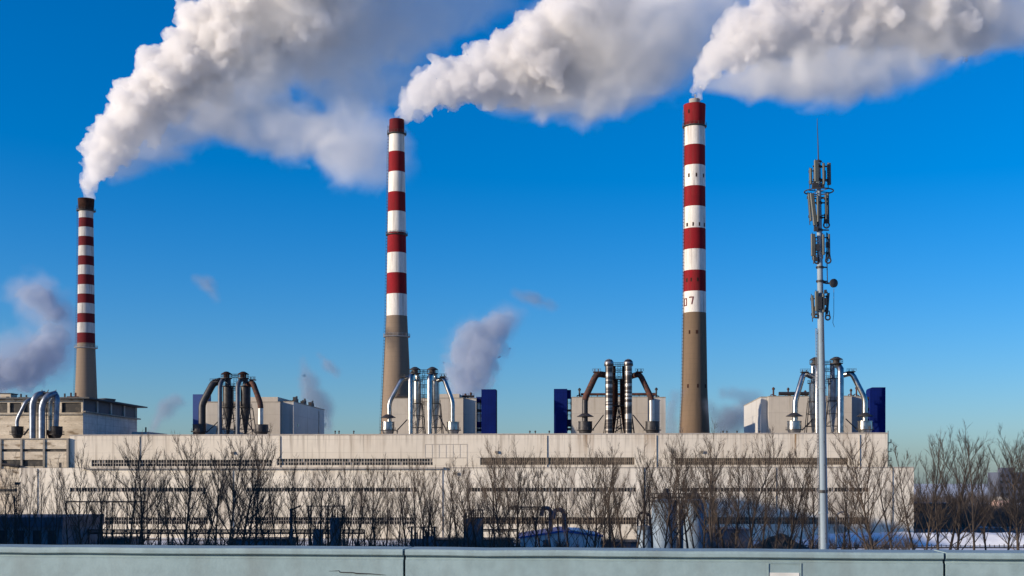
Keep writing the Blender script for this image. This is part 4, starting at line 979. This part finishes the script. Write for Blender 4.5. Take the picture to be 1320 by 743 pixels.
# blue roofed shed
D = 322; sh = thing('blue_roofed_shed', 'pale shed with a bright blue low pitched roof, below the purple gooseneck pipes', 'shed', P(724, YH, D) - Vector((0, 0, 18)))
e0, rg, e1 = P(671, 694.5, D), P(726, 686, D), P(775, 692.5, D)
MB().prism([(e0.x, 0), (e1.x, 0), (e1.x, e1.z), (rg.x, rg.z), (e0.x, e0.z)], D, D + 26).build('wall', M['pale_wall'], sh)
t_ = .42
MB().prism([(e0.x - .5, e0.z + .003), (rg.x, rg.z + .003), (e1.x + .5, e1.z + .003), (e1.x + .5, e1.z + t_), (rg.x, rg.z + t_ * 1.3), (e0.x - .5, e0.z + t_)], D - .5, D + 26.5).build('roof', M['shed_blue'], sh)
b = MB(); b.prism([(rg.x + 2, rg.z + t_ * 1.2), (rg.x + 5, rg.z + t_ * 1.0), (e1.x - .2, e1.z + t_ + .02), (e1.x - 1, e1.z + t_ * 1.0)], D - .45, D + 20); b.build('roof_snow', M['snow'], sh)
MB().box(P(700, 0, D).x, P(708, 0, D).x, D - .06, D - .004, 0, 3.0).build('door', M['dark_wall'], sh)
# twin silos
def silo(label, px0, px1, ytop, D):
    a, c = P(px0, ytop, D), P(px1, ytop, D); x, r_ = (a.x + c.x) / 2, (c.x - a.x) / 2
    o = thing('silo', label, 'silo', (x, D, 0), 'twin pale blue silos')
    MB().lathe((x, D), [(r_, 0), (r_, a.z), (r_ * .98, a.z + .05), (.6, a.z + .9), (.5, a.z + .9)], 36).build('shell', M['silo'], o)
    b = MB().lathe((x, D), [(r_, a.z - .15), (r_ + .45, a.z - .15), (r_ + .45, a.z), (r_, a.z)], 36, caps=False); b.railring((x, D), r_ + .4, a.z, 1.9, 26, .07); b.railring((x, D), r_ + .4, a.z - .3, 1.1, 26, .05); b.build('gallery', M['dark'], o)
    b = MB().lathe((x + .4, D), [(1.3, a.z + .4), (1.3, a.z + 1.6), (.7, a.z + 2.2), (.7, a.z + 2.9), (.2, a.z + 3.2)], 14); b.box(x - 1.6, x - .5, D - .8, D + .8, a.z + .3, a.z + 1.7); b.build('top_filter', M['dark'], o)
    b = MB()
    for s_ in (-.3, .3): b.tube([(x + r_ * .75 + s_, D - r_ * .75, 0), (x + r_ * .75 + s_, D - r_ * .75, a.z + 1.5)], .06, 4)
    z = .5
    while z < a.z + 1.4: b.tube([(x + r_ * .75 - .3, D - r_ * .75, z), (x + r_ * .75 + .3, D - r_ * .75, z)], .04, 4); z += .6
    b.build('ladder', M['dark'], o)
silo('pale blue silo with a railed top, left one of the twin pair', 840, 873, 646.5, 300)
silo('pale blue silo with a railed top, right one of the twin pair', 877, 909.5, 646.5, 300)
tk = thing('small_tank', 'short pale tank with a dark lid, left beside the twin silos', 'tank', P(831, YH, 306) - Vector((0, 0, 18)))
c = P(831, 683, 306); r_ = 9.5 / F * 306
MB().lathe((c.x, 306), [(r_, 0), (r_, c.z)], 24).build('shell', M['silo'], tk); MB().lathe((c.x, 306), [(r_ * 1.06, c.z + .002), (r_ * 1.06, c.z + .8), (r_ * .3, c.z + 1.1)], 24).build('lid', M['dark_wall'], tk)
def shed(name, label, cat, px0, px1, ytop, D, m, mr, depth=12, windows=()):
    o = thing(name, label, cat, P((px0 + px1) / 2, YH, D) - Vector((0, 0, 18)))
    a, c = P(px0, ytop, D), P(px1, ytop, D); MB().box(a.x, c.x, D, D + depth, 0, a.z - .4).build('wall', M[m], o)
    MB().box(a.x - .3, c.x + .3, D - .3, D + depth + .3, a.z - .395, a.z).build('roof', M[mr], o)
    for (wx, wy, ww, wh) in windows:
        p = P(wx, wy, D); MB().box(p.x - ww / 2, p.x + ww / 2, D - .05, D - .004, p.z - wh / 2, p.z + wh / 2).build('window', M['glass'], o)
    return o
shed('storage_shed', 'dark blue grey flat shed right of the twin silos', 'shed', 911, 966, 682, 326, 'dark_wall', 'dark_roof', windows=[(925, 690, 1.6, 1.2), (946, 690, 1.6, 1.2)])
shed('shipping_container', 'low dark container between the blue roofed shed and the silos, nearer the shed', 'container', 779, 802, 698.5, 332, 'dark_wall', 'dark')
shed('shipping_container', 'low dark container with its end against the small pale tank', 'container', 803, 826, 698.8, 333, 'dark_wall', 'dark')
shed('storage_shed', 'long low dark shed behind the trunks, under the sootiest ducts', 'shed', 296, 372, 695, 334, 'dark_wall', 'dark')
shed('storage_shed', 'low dark shed under the long pipe rack, left of the densest left tree', 'shed', 100, 168, 694, 336, 'dark_wall', 'dark')
shed('storage_shed', 'dark shed left of the blue roofed shed, under the short pipe rack', 'shed', 556, 662, 695.5, 336, 'dark_wall', 'dark')
# earth heap, snow bank, fence
def heap(name, label, cat, px0, px1, ytop, D, m, seed, depth, kind=None, flat=1.0):
    rnd = random.Random(seed); a, c = P(px0, ytop, D), P(px1, ytop, D); x0, x1, h = a.x, c.x, a.z
    nx, ny = 60, 16; vs = []
    from mathutils import noise
    for j in range(ny + 1):
        for i in range(nx + 1):
            u, v = i / nx * 2 - 1, j / ny * 2 - 1
            e = max(0, 1 - abs(u) ** (1.2 if flat == 1.0 else 8)) * max(0, 1 - abs(v) ** 2)
            x, y = x0 + (x1 - x0) * i / nx, D + depth * j / ny
            z = h * e ** (1.0 if flat == 1.0 else .7) * (1 + .22 * noise.noise(Vector((x * .35, y * .35, seed)))) - .03
            vs.append((x, y, z))
    fs = [(j*(nx+1)+i, j*(nx+1)+i+1, (j+1)*(nx+1)+i+1, (j+1)*(nx+1)+i) for j in range(ny) for i in range(nx)]
    b = MB(); b.add(vs, fs, 0, True); o = b.build(name, m, None, loc=((x0 + x1) / 2, D, 0)); return tag(o, label, cat, kind=kind)
heap('earth_heap', 'brown heap of earth left of the antenna mast\'s foot', 'earth heap', 978, 1046, 688.5, 334, M['dirt'], 3, 14)
heap('snow_bank', 'long low bank of blue white snow right of the antenna mast', 'snow bank', 1040, 1420, 688.5, 352, M['snow'], 5, 16, flat=.5)
fn = thing('fence', 'low black fence of rails and posts along the parapet, right of the silos', 'fence', P(1160, YH, 338) - Vector((0, 0, 18)))
b = MB(); p, q = P(970, 703.5, 338), P(1400, 703.5, 338)
for z in (p.z, p.z - .35): b.box(p.x, q.x, 337.9, 338, z - .12, z)
b.build('rail', M['black'], fn)
MB().box(p.x, q.x, 338.02, 338.1, 0, p.z - .5).build('board', M['black'], fn)
for i in range(70):
    x = p.x + (q.x - p.x) * i / 69; MB().box(x - .1, x + .1, 337.75, 337.88, 0, p.z + .2 + (i * 7 % 5) * .06).build('post', M['black'], fn)
# far right buildings
db = thing('dark_building', 'dark grey green stepped building right of the hall, behind bare trees', 'building', P(1205, YH, 430) - Vector((0, 0, 18)))
a, c = P(1178, 662, 430), P(1232, 650.5, 430); m_ = P(1192, 0, 430).x
MB().box(a.x, m_, 430, 446, 0, a.z).build('low_wing', M['dark_green'], db); MB().box(m_ + .003, c.x, 430, 446, 0, c.z).build('main_wall', M['dark_green'], db)
MB().box(m_ - .1, c.x + .3, 429.7, 446.3, c.z + .003, c.z + .4).build('roof_edge', M['dark'], db)
for wx in (1187, 1200, 1210, 1222):
    for wy in ((670,) if wx < 1192 else (659, 670)):
        p = P(wx, wy, 430); MB().box(p.x - .8, p.x + .8, 429.94, 429.996, p.z - .9, p.z + .9).build('window', M['glass'], db)
yw = thing('yard_wall', 'long low black yard wall behind the snow bank', 'wall', P(1260, YH, 428) - Vector((0, 0, 18)))
a, c = P(1178, 682, 428), P(1420, 682, 428); MB().box(a.x, c.x, 428, 428.4, 0, a.z).build('wall', M['dark_wall'], yw); MB().box(a.x - .1, c.x, 427.9, 428.5, a.z + .003, a.z + .25).build('coping', M['dark'], yw)
ft = thing('far_tower_block', 'far bluish tower block at the right edge behind bare trees', 'tower block', P(1306, YH, 1100) - Vector((0, 0, 18)))
a, c = P(1287, 609, 1100), P(1332, 609, 1100)
MB().box(a.x, c.x, 1100, 1125, 0, a.z).build('wall', M['far_wall_hazed'], ft); MB().box(a.x + 4, a.x + 14, 1102, 1112, a.z, P(0, 603, 1100).z).build('roof_house', M['far_wall_hazed'], ft)
for i in range(6):
    for j in range(6):
        x = a.x + 3 + i * 5; z = a.z - 3 - j * 5.5; MB().box(x - 1.2, x + 1.2, 1099.9, 1099.99, z - 1.4, z + 1.0).build('window', M['glass'], ft)
fp = thing('far_house', 'small far pink house in front of the bluish tower block', 'house', P(1295, YH, 720) - Vector((0, 0, 18)))
a, c = P(1287, 645, 720), P(1301, 645, 720)
MB().box(a.x, c.x, 720, 730, 0, a.z).build('wall', M['pink'], fp); MB().prism([(a.x - .4, a.z), (c.x + .4, a.z), ((a.x + c.x) / 2, a.z + 2)], 719.6, 730.4).build('roof', M['old_col'], fp)
for wx in (1290, 1294, 1298):
    for wy in (650, 658):
        p = P(wx, wy, 720); MB().box(p.x - .5, p.x + .5, 719.93, 719.99, p.z - .8, p.z + .8).build('window', M['glass'], fp)
# ------------------------------------------------------------------ trees
def tree_mesh(seed, Ht, spread, low, nb, fan):
    rnd = random.Random(seed); tr = MB(); cr = MB()
    def rv(k): return Vector((rnd.gauss(0, k), rnd.gauss(0, k), rnd.gauss(0, k)))
    def limb(mb, p, d, L_, r0, segs, sides, up=.12, wob=.10, tip=.3):
        pts = [p.copy()]; rr = [r0]; q = p.copy(); d = d.normalized()
        for i in range(segs):
            d = (d + Vector((0, 0, up / segs * 3)) + rv(wob)).normalized(); q = q + d * (L_ / segs); pts.append(q.copy()); rr.append(r0 * (1 - (1 - tip) * (i + 1) / segs))
        mb.tube(pts, rr, sides, smooth=True, caps=False); return pts, rr
    tp, trr = limb(tr, Vector((0, 0, 0)), Vector((rnd.gauss(0, .05), rnd.gauss(0, .05), 1)), Ht * .97, .011 * Ht, 14, 7, up=.3, wob=.04, tip=.06)
    def at(pts, f):
        k = f * (len(pts) - 1); i = min(int(k), len(pts) - 2); return pts[i].lerp(pts[i+1], k - i)
    for i in range(nb):
        f = low + (1 - low) * (i + rnd.random()) / nb * .96; p = at(tp, f)
        az = i * 2.4 + rnd.uniform(-.5, .5); tilt = rnd.uniform(.32, .75) * fan
        d = Vector((math.sin(tilt) * math.cos(az), math.sin(tilt) * math.sin(az), math.cos(tilt)))
        L1 = Ht * spread * (1.05 - f * .72) * rnd.uniform(.7, 1.2); r1 = max(.03, min(.085, L1 * .0092))
        bp, br = limb(cr, p, d, L1, r1, 6, 4, up=.20, wob=.06, tip=.16)
        n2 = int(4 + L1 * 1.2)
        for j in range(n2):
            g_ = rnd.uniform(.12, .97); q = at(bp, g_); bd = (at(bp, min(1, g_ + .1)) - at(bp, max(0, g_ - .1))).normalized()
            e = (bd + rv(.34) + Vector((0, 0, .25))).normalized(); L2 = L1 * rnd.uniform(.18, .42) * (1.15 - g_ * .6)
            sp_, sr = limb(cr, q, e, L2, .019, 3, 3, up=.22, wob=.06, tip=.45)
            for k in range(int(2 + L2 * 2.3)):
                h = rnd.uniform(.2, .95); u = at(sp_, h); fdir = (e + rv(.36) + Vector((0, 0, .35))).normalized()
                cr.tube([u, u + fdir * rnd.uniform(.35, 1.0)], [.0125, .008], 3, caps=False)
    return tr, cr
KINDS = [(22, .48, .13, 26, 1.1), (24, .42, .18, 22, .9), (21, .56, .12, 30, 1.3), (25, .38, .20, 22, .8), (20, .48, .14, 20, 1.15), (23, .54, .15, 26, 1.2), (24, .46, .20, 16, 1.1), (19, .60, .08, 32, 1.5)]
def make_tree(i):
    tr, cr = tree_mesh(100 + i, *KINDS[i]); r_ = thing('bare_tree', 'x', 'tree', (0, 0, 0))
    tr.build('trunk', M['bark'], r_); cr.build('crown', M['twig'], r_); return r_
PROTO = [make_tree(i) for i in range(len(KINDS))]; used = set()
# photo column of the trunk, top row, kind, distance
T = [(8, 612, 4, 250), (20, 600, 0, 262), (52, 604, 6, 248), (72, 600, 1, 240), (104, 588, 0, 236), (124, 600, 4, 260), (146, 590, 3, 232), (166, 574, 1, 228), (188, 580, 5, 236), (205, 598, 6, 255), (236, 570, 2, 222),
     (258, 586, 4, 246), (277, 590, 6, 236), (292, 574, 7, 222), (306, 566, 5, 230), (328, 584, 0, 244), (346, 596, 4, 252), (371, 604, 1, 262), (398, 606, 6, 246), (424, 608, 0, 262), (444, 602, 4, 238), (470, 600, 5, 240),
     (498, 602, 1, 246), (512, 606, 6, 256), (538, 600, 2, 236), (556, 604, 4, 260), (577, 602, 0, 240), (606, 606, 5, 256), (628, 596, 4, 246), (648, 580, 2, 232), (666, 586, 0, 250), (690, 594, 1, 240), (712, 604, 6, 262), (735, 590, 5, 256),
     (752, 602, 4, 240), (768, 588, 0, 230), (786, 574, 3, 228), (806, 592, 6, 250), (831, 586, 1, 236), (852, 572, 5, 226), (878, 576, 6, 246), (898, 590, 4, 258), (917, 566, 0, 222), (938, 582, 4, 248), (957, 570, 5, 232), (984, 574, 1, 240),
     (1010, 578, 4, 246), (1028, 596, 6, 256), (1048, 590, 0, 242), (1086, 592, 4, 246), (1098, 600, 6, 258), (1132, 572, 7, 216), (1152, 580, 1, 236), (1190, 570, 5, 236), (1208, 560, 3, 226), (1232, 566, 0, 240), (1257, 561, 6, 216), (1272, 584, 4, 252), (1298, 580, 2, 262), (1312, 568, 5, 236), (1330, 574, 0, 246)]
T += [(36, 610, 6, 268), (88, 608, 6, 266), (134, 604, 6, 268), (177, 596, 6, 266), (220, 594, 4, 264), (247, 600, 6, 268), (318, 598, 6, 262), (358, 606, 6, 266), (385, 602, 0, 264), (411, 600, 6, 256), (434, 606, 4, 268), (457, 602, 6, 266), (484, 604, 0, 264), (525, 606, 6, 268), (548, 604, 6, 266), (566, 606, 4, 264), (592, 602, 6, 262), (617, 604, 6, 268), (638, 592, 6, 264), (657, 594, 0, 262), (678, 596, 6, 266), (700, 600, 4, 262), (723, 596, 6, 266), (778, 590, 6, 262), (796, 594, 4, 266), (818, 592, 6, 264), (842, 586, 6, 262), (866, 584, 0, 266), (888, 582, 6, 268), (908, 584, 6, 262), (927, 578, 6, 266), (948, 582, 4, 262), (970, 584, 6, 266), (997, 586, 6, 264), (1019, 588, 0, 262), (1180, 582, 4, 258), (1221, 572, 6, 250), (1322, 574, 6, 255)]
MARKS = [(0, 'the picture\'s left edge'), (110, 'the slimmest chimney'), (297, 'the soot black duct cluster'), (521, 'the parapet\'s long joint'), (620, 'the blue tower by the silver ducts'), (726, 'the blue shed roof\'s ridge'), (875, 'the gap between the twin silos'), (1061, 'the antenna mast'), (1205, 'the dark stepped building'), (1320, 'the picture\'s right edge')]
ORD = ['first', 'second', 'third', 'fourth', 'fifth', 'sixth', 'seventh', 'eighth', 'ninth', 'tenth', 'eleventh', 'twelfth', 'thirteenth', 'fourteenth', 'fifteenth']
LOOK = {0: 'bushy bare brown tree', 1: 'slender bare poplar', 2: 'wide bushy bare tree', 3: 'tall narrow bare poplar', 4: 'small bare tree', 5: 'broad bare tree', 6: 'sparse thin bare tree', 7: 'low branched fan shaped bare tree'}
def tree_label(px, kind):
    mk = min(range(len(MARKS)), key=lambda i: abs(MARKS[i][0] - px)); mx = MARKS[mk][0]
    side = sorted([abs(q[0] - mx) for q in T if (q[0] > mx) == (px > mx) and min(range(len(MARKS)), key=lambda i: abs(MARKS[i][0] - q[0])) == mk])
    return '%s, %s tree %s of %s' % (LOOK[kind], ORD[side.index(abs(px - mx))], 'right' if px > mx else 'left', MARKS[mk][1])
rt = random.Random(77)
for px, yt, k, D in T:
    pr = PROTO[k]
    if k in used:
        o = pr.copy(); col.objects.link(o)
        for ch in children(pr):
            c_ = ch.copy(); col.objects.link(c_); c_.parent = o
    else: o = pr; used.add(k)
    p = P(px, yt, D); s_ = p.z / (KINDS[k][0] * 1.0)
    wd = rt.uniform(.78, 1.25); o.location = (p.x, D, 0); o.scale = (s_ * wd, s_ * wd, s_); o.rotation_euler = (rt.gauss(0, .035), rt.gauss(0, .035), rt.uniform(0, 6.28))
    o['label'] = tree_label(px, k); o['group'] = 'bare trees between the bridge and the plant'
for i, pr in enumerate(PROTO):
    if i not in used: bpy.data.objects.remove(pr)

# brushwood low behind the trees: nobody could count it
def scrub(name, px0, px1, D0, D1, n, hmin, hmax, seed, label=None):
    rnd = random.Random(seed); b = MB()
    for i in range(n):
        D = rnd.uniform(D0, D1); x = P(rnd.uniform(px0, px1), 0, D).x; hh = rnd.uniform(hmin, hmax) * (.6 + .4 * math.sin(x * .21 + seed) ** 2)
        for k in range(rnd.randint(5, 8)):
            d = Vector((rnd.gauss(0, .35), rnd.gauss(0, .35), 1)).normalized(); p0 = Vector((x, D, 0)); p1 = p0 + d * hh * .55; p2 = p1 + (d + Vector((rnd.gauss(0, .3), rnd.gauss(0, .3), .2))).normalized() * hh * .5
            b.tube([p0, p1, p2], [.07, .05, .02], 3, caps=False)
            for q in range(4):
                f = rnd.uniform(.3, 1); u = p0.lerp(p1, f); b.tube([u, u + (d + Vector((rnd.gauss(0, .5), rnd.gauss(0, .5), .3))).normalized() * hh * rnd.uniform(.2, .4)], [.035, .015], 3, caps=False)
    return tag(b.build(name, M['scrub']), label, 'brushwood', kind='stuff')
scrub('undergrowth', -40, 620, 300, 345, 300, 2.8, 6.0, 1, 'dark bare brushwood along the foot of the hall, left half')
scrub('undergrowth', 600, 1180, 300, 345, 240, 2.8, 5.5, 2, 'thin bare brushwood among the sheds and silos')
scrub('undergrowth', 1175, 1400, 440, 560, 420, 6, 12, 3, 'bare thicket beyond the yard wall at the right')

scrub('treeline', 1150, 1420, 560, 800, 1100, 4, 8.5, 4, 'hazy far line of bare trees along the horizon at the right')
scrub('treeline', 1150, 1420, 900, 1250, 600, 5, 12, 6, 'faint farthest bare woods on the horizon at the right')
# ------------------------------------------------------------------ antenna mast
DM = 115.0; sc_ = DM / F
mroot = thing('antenna_mast', 'tall pale blue grey tubular mast crowded with dark panel antennas at its top', 'antenna mast', P(1064.2, YH, DM) - Vector((0, 0, H)))
def mx(y): return 1055 + (y - 208) * 7.2 / 500
def MP(dx, y, dy=0): p = P(mx(y) + dx, y, DM); return Vector((p.x, p.y + dy, p.z))
rows = [871, 700, 632, 560, 460, 430, 300, 208]; rr = [6.4, 5.7, 5.3, 5.0, 4.5, 4.2, 3.3, 2.7]
b = MB().tube([MP(0, y) for y in rows], [r_ * sc_ for r_ in rr], 24); b.build('pole', M['mast'], mroot)
for y in (633, 661, 500, 745):
    r_ = float(np.interp(-y, [-q for q in rows], rr)) * sc_; c = MP(0, y)
    b = MB().lathe((c.x, c.y), [(r_, c.z - .1), (r_ * 1.14, c.z - .1), (r_ * 1.14, c.z + .08), (r_, c.z + .08)], 24, caps=False)
    if y == 633: b.lathe((c.x, c.y), [(r_, c.z - .19), (r_ * 1.2, c.z - .19), (r_ * 1.2, c.z - .12), (r_, c.z - .12)], 24, caps=False)
    b.build('flange', M['black'] if y == 633 else M['mast'], mroot)
b = MB().tube([MP(0, 208), MP(-.2, 190), MP(-.8, 153)], [.06, .05, .022], 8); b.build('lightning_rod', M['dark'], mroot)
c = MP(0, 208); MB().lathe((c.x, c.y), [(.2, c.z - .12), (.32, c.z - .1), (.32, c.z), (.1, c.z + .14)], 16).build('top_plate', M['dark'], mroot)
def torus(b, c, R_, r_, ax='z', n=40):
    pts = []
    for i in range(n + 1):
        a = 2 * math.pi * i / n
        pts.append(c + (Vector((R_ * math.cos(a), R_ * math.sin(a), 0)) if ax == 'z' else Vector((R_ * math.cos(a), 0, R_ * math.sin(a)))))
    return b.tube(pts, r_, 6, caps=False)
b = MB(); c = MP(0, 247); torus(b, c, 18.3 * sc_, .06); 
for a in (.4, 2.0, 3.6, 5.2): b.tube([c, c + Vector((18.3 * sc_ * math.cos(a), 18.3 * sc_ * math.sin(a), 0))], .045, 5)
b.build('ring_platform', M['dark'], mroot)
def antenna(dx, y0, y1, hw, dy, dp=.14, tilt=0, m='antenna', arms=True):
    top, bot = MP(dx, y0, dy), MP(dx + tilt, y1, dy); w_ = hw * sc_ * .85
    b = MB(); ch = min(w_, dp) * .35
    prof = [(-w_ + ch, -dp), (w_ - ch, -dp), (w_, -dp + ch), (w_, dp), (-w_, dp), (-w_, -dp + ch)]
    vs = [(bot.x + x, bot.y + y, bot.z) for x, y in prof] + [(top.x + x, top.y + y, top.z) for x, y in prof]; n = len(prof)
    b.add(vs, [tuple(range(n - 1, -1, -1)), tuple(range(n, 2 * n))] + [(i, (i + 1) % n, (i + 1) % n + n, i + n) for i in range(n)])
    o = b.build('panel_antenna', M[m], mroot)
    if arms:
        b = MB()
        for f in (.14, .82):
            p = top.lerp(bot, f); y = y0 + (y1 - y0) * f; q = MP(0, y); b.tube([p + Vector((0, dp * .6, 0)), q], .055, 6); b.box(p.x - .12, p.x + .12, p.y + dp + .005, p.y + dp + .12, p.z - .12, p.z + .12)
        back = Vector((0, dp + .16, 0)); b.tube([top + back + Vector((0, 0, .2)), bot + back - Vector((0, 0, .3))], .04, 6); b.build('bracket', M['dark'], o)
    return o
antenna(-4.6, 209, 236, 3.3, -.55); antenna(-9.6, 217, 237, 1.7, .2, .2); antenna(13.8, 210.5, 238, 2.4, .1, .2); antenna(-2, 214, 238, 2.2, .75)
antenna(-10.5, 251, 292, 3.0, -.4, .15, 4.0); antenna(-12.2, 248, 284, 1.3, .35, .2, 2.5); antenna(11.5, 249, 287, 1.6, .1, .2)
antenna(-9.6, 303, 331, 3.2, -.35); antenna(12.5, 302, 331, 1.2, .15, .22); antenna(-5, 306, 334, 2.4, .6)
antenna(-6.4, 377, 402, 2.6, -.5); antenna(-10.2, 381, 410, 1.6, .1, .2, 1.2); antenna(10.8, 378, 405, 1.3, .1, .22, -2.5); antenna(5.5, 381, 402, 1.5, .55)
antenna(4.5, 213, 240, 1.6, -.6, .12); antenna(7.5, 252, 284, 1.3, -.35, .12); antenna(3.2, 304, 330, 1.5, -.5, .12); antenna(-3.5, 255, 288, 1.6, -.62, .1); antenna(1.8, 380, 404, 1.6, -.6, .1)
b = MB()
for dx, y, w_, h in ((-6, 241, 4.2, 4.2), (-3, 246, 4.5, 2.5), (3.6, 233, 1.6, 2.4), (8, 225, 1.0, 7), (-4, 296, 2.6, 3.2), (9.5, 237, 2.5, 1.4)):
    pass
for dx, y, w_, h, dy in ((-6, 241, 4.0, 3.6, -.4), (4.2, 240, 1.7, 3.2, -.3), (8.2, 226, 1.0, 6, .1), (-5.5, 296, 2.4, 3, -.3), (8.6, 285, 1.8, 3.4, -.1), (-3.8, 320, 2.0, 4.2, -.3), (9.5, 316, 1.7, 3.4, -.1), (-6.5, 335, 2.2, 2.6, -.3), (-3.2, 392, 2.6, 8, -.6), (3.6, 390, 2.4, 4.5, -.5), (7, 400, 1.6, 3.2, -.3), (5.2, 377, 1.4, 2.2, -.4)):
    p = MP(dx, y, dy); MB().box(p.x - w_ * sc_, p.x + w_ * sc_, p.y - .16, p.y + .16, p.z - h * sc_, p.z + h * sc_).build('radio_unit', M['black'], mroot)
for y in (215, 232, 262, 281, 297, 345, 363):
    r_ = float(np.interp(-y, [-q for q in rows], rr)) * sc_; c = MP(0, y); b = MB().lathe((c.x, c.y), [(r_, c.z - .1), (r_ * 1.3, c.z - .1), (r_ * 1.3, c.z + .1), (r_, c.z + .1)], 18, caps=False)
    L_ = 8.5 if y > 300 else 12
    b.tube([c + Vector((r_, -.1, 0)), MP(L_, y, -.05)], .07, 6); b.tube([c - Vector((r_, .1, 0)), MP(-L_ * .65, y, -.1)], .08, 6)
    b.build('collar', M['dark'], mroot)
for dx, y, r_ in ((-4.5, 291, 2.6), (8.5, 291, 3.6), (-4.8, 337, 3.2), (10, 336.5, 3.4), (-6.5, 408, 2.2), (8.4, 410, 3.0)):
    b = torus(MB(), MP(dx, y, -.2), r_ * sc_, .075, 'y', 20)
    b.tube([MP(dx - r_, y, -.2), MP(dx - r_ * .7, y - 8, -.2), MP(dx - r_ * .3, y - 13, 0)], .05, 5); b.tube([MP(dx + r_, y, -.2), MP(dx + r_ * .6, y - 9, -.2)], .05, 5)
    b.build('cable_loop', M['black'], mroot)
c = MP(15.5, 366, -.25); r_ = 5.6 * sc_
b = MB(); vs = []
ax = Vector((.35, -.93, -.05)).normalized(); u = Vector((0, 0, 1)); u = (u - ax * u.dot(ax)).normalized(); v = ax.cross(u); n = 28
prof = [(0.02, -.28), (.5, -.22), (.9, -.05), (1, .05), (1, .32), (.96, .34), (0.02, .42)]
for rad_, h in prof:
    for j in range(n):
        a = 2 * math.pi * j / n; vs.append(c + (u * math.cos(a) + v * math.sin(a)) * rad_ * r_ + ax * h * r_ * 1.6)
b.add(vs, [(i*n+j, i*n+(j+1)%n, (i+1)*n+(j+1)%n, (i+1)*n+j) for i in range(len(prof) - 1) for j in range(n)], 0, True)
dsh = b.build('drum_dish', M['black'], mroot)
MB().tube([c - ax * .1, MP(8, 365, .1), MP(2, 364)], .09, 6).build('bracket', M['dark'], dsh)
b = MB().tube([MP(9.2, 300), MP(9.2, 345), MP(9.4, 364)], .045, 5); b.build('mounting_rail', M['dark'], mroot)
b = MB().tube([MP(17.5, 372), MP(17, 405), MP(15.5, 416), MP(17.5, 422)], .022, 4); b.build('loose_cable', M['black'], mroot)
b = MB()
for dx in (-7.2, -5.6):
    b.tube([MP(dx, y, -.15) for y in (424, 500, 600, 700, 800, 868)], .03, 4)
y = 424
while y < 866:
    b.tube([MP(-7.2, y, -.15), MP(-5.6, y, -.15)], .02, 4); y += 4.2
for y in range(430, 860, 40): b.tube([MP(-6.4, y, -.15), MP(-3, y, 0)], .03, 4)
b.build('ladder', M['greyp'], mroot)
b = MB()
for dx, dy in ((1.2, -.34), (2.2, -.32)): b.tube([MP(dx, y, dy * 1.0 - .09) for y in (410, 470, 560, 640, 700)], .03, 5)
for y in (440, 470, 505, 540, 570, 600, 688, 694): b.box(MP(1, y).x - .06, MP(1, y).x + .1, MP(0, y).y - .46, MP(0, y).y - .38, MP(0, y).z - .06, MP(0, y).z + .08)
b.build('cable', M['greyp'], mroot)

# ------------------------------------------------------------------ added tower blocks, unseen left of the view, placed to shade the yard
def shade_tower(i, x, y, hgt, lab):
    o = thing('shade_tower', lab, 'tower block', (x, y, 0), 'unseen tower blocks added to shade the yard')
    MB().box(x - 9, x + 9, y - 30, y + 30, 0, hgt).build('wall', M['skin_tower'], o)
    MB().box(x - 4, x + 4, y - 8, y + 8, hgt, hgt + 5).build('roof_house', M['skin_tower'], o)
    for k in range(6):
        yy = y - 25 + k * 10; MB().box(x + 9.003, x + 9.12, yy - 1.6, yy + 1.6, 3, hgt - 2).build('window_bay', M['glass'], o)
LB = ['nearest the hall', 'second from the hall', 'third from the hall', 'fourth from the hall', 'nearest the bridge', 'behind the bridge']
for i in range(3): shade_tower(i, -206 - (i % 2) * 8, 252 - i * 61.5, (80, 57, 62)[i], 'unseen beige tower block added to shade the yard, ' + LB[i])
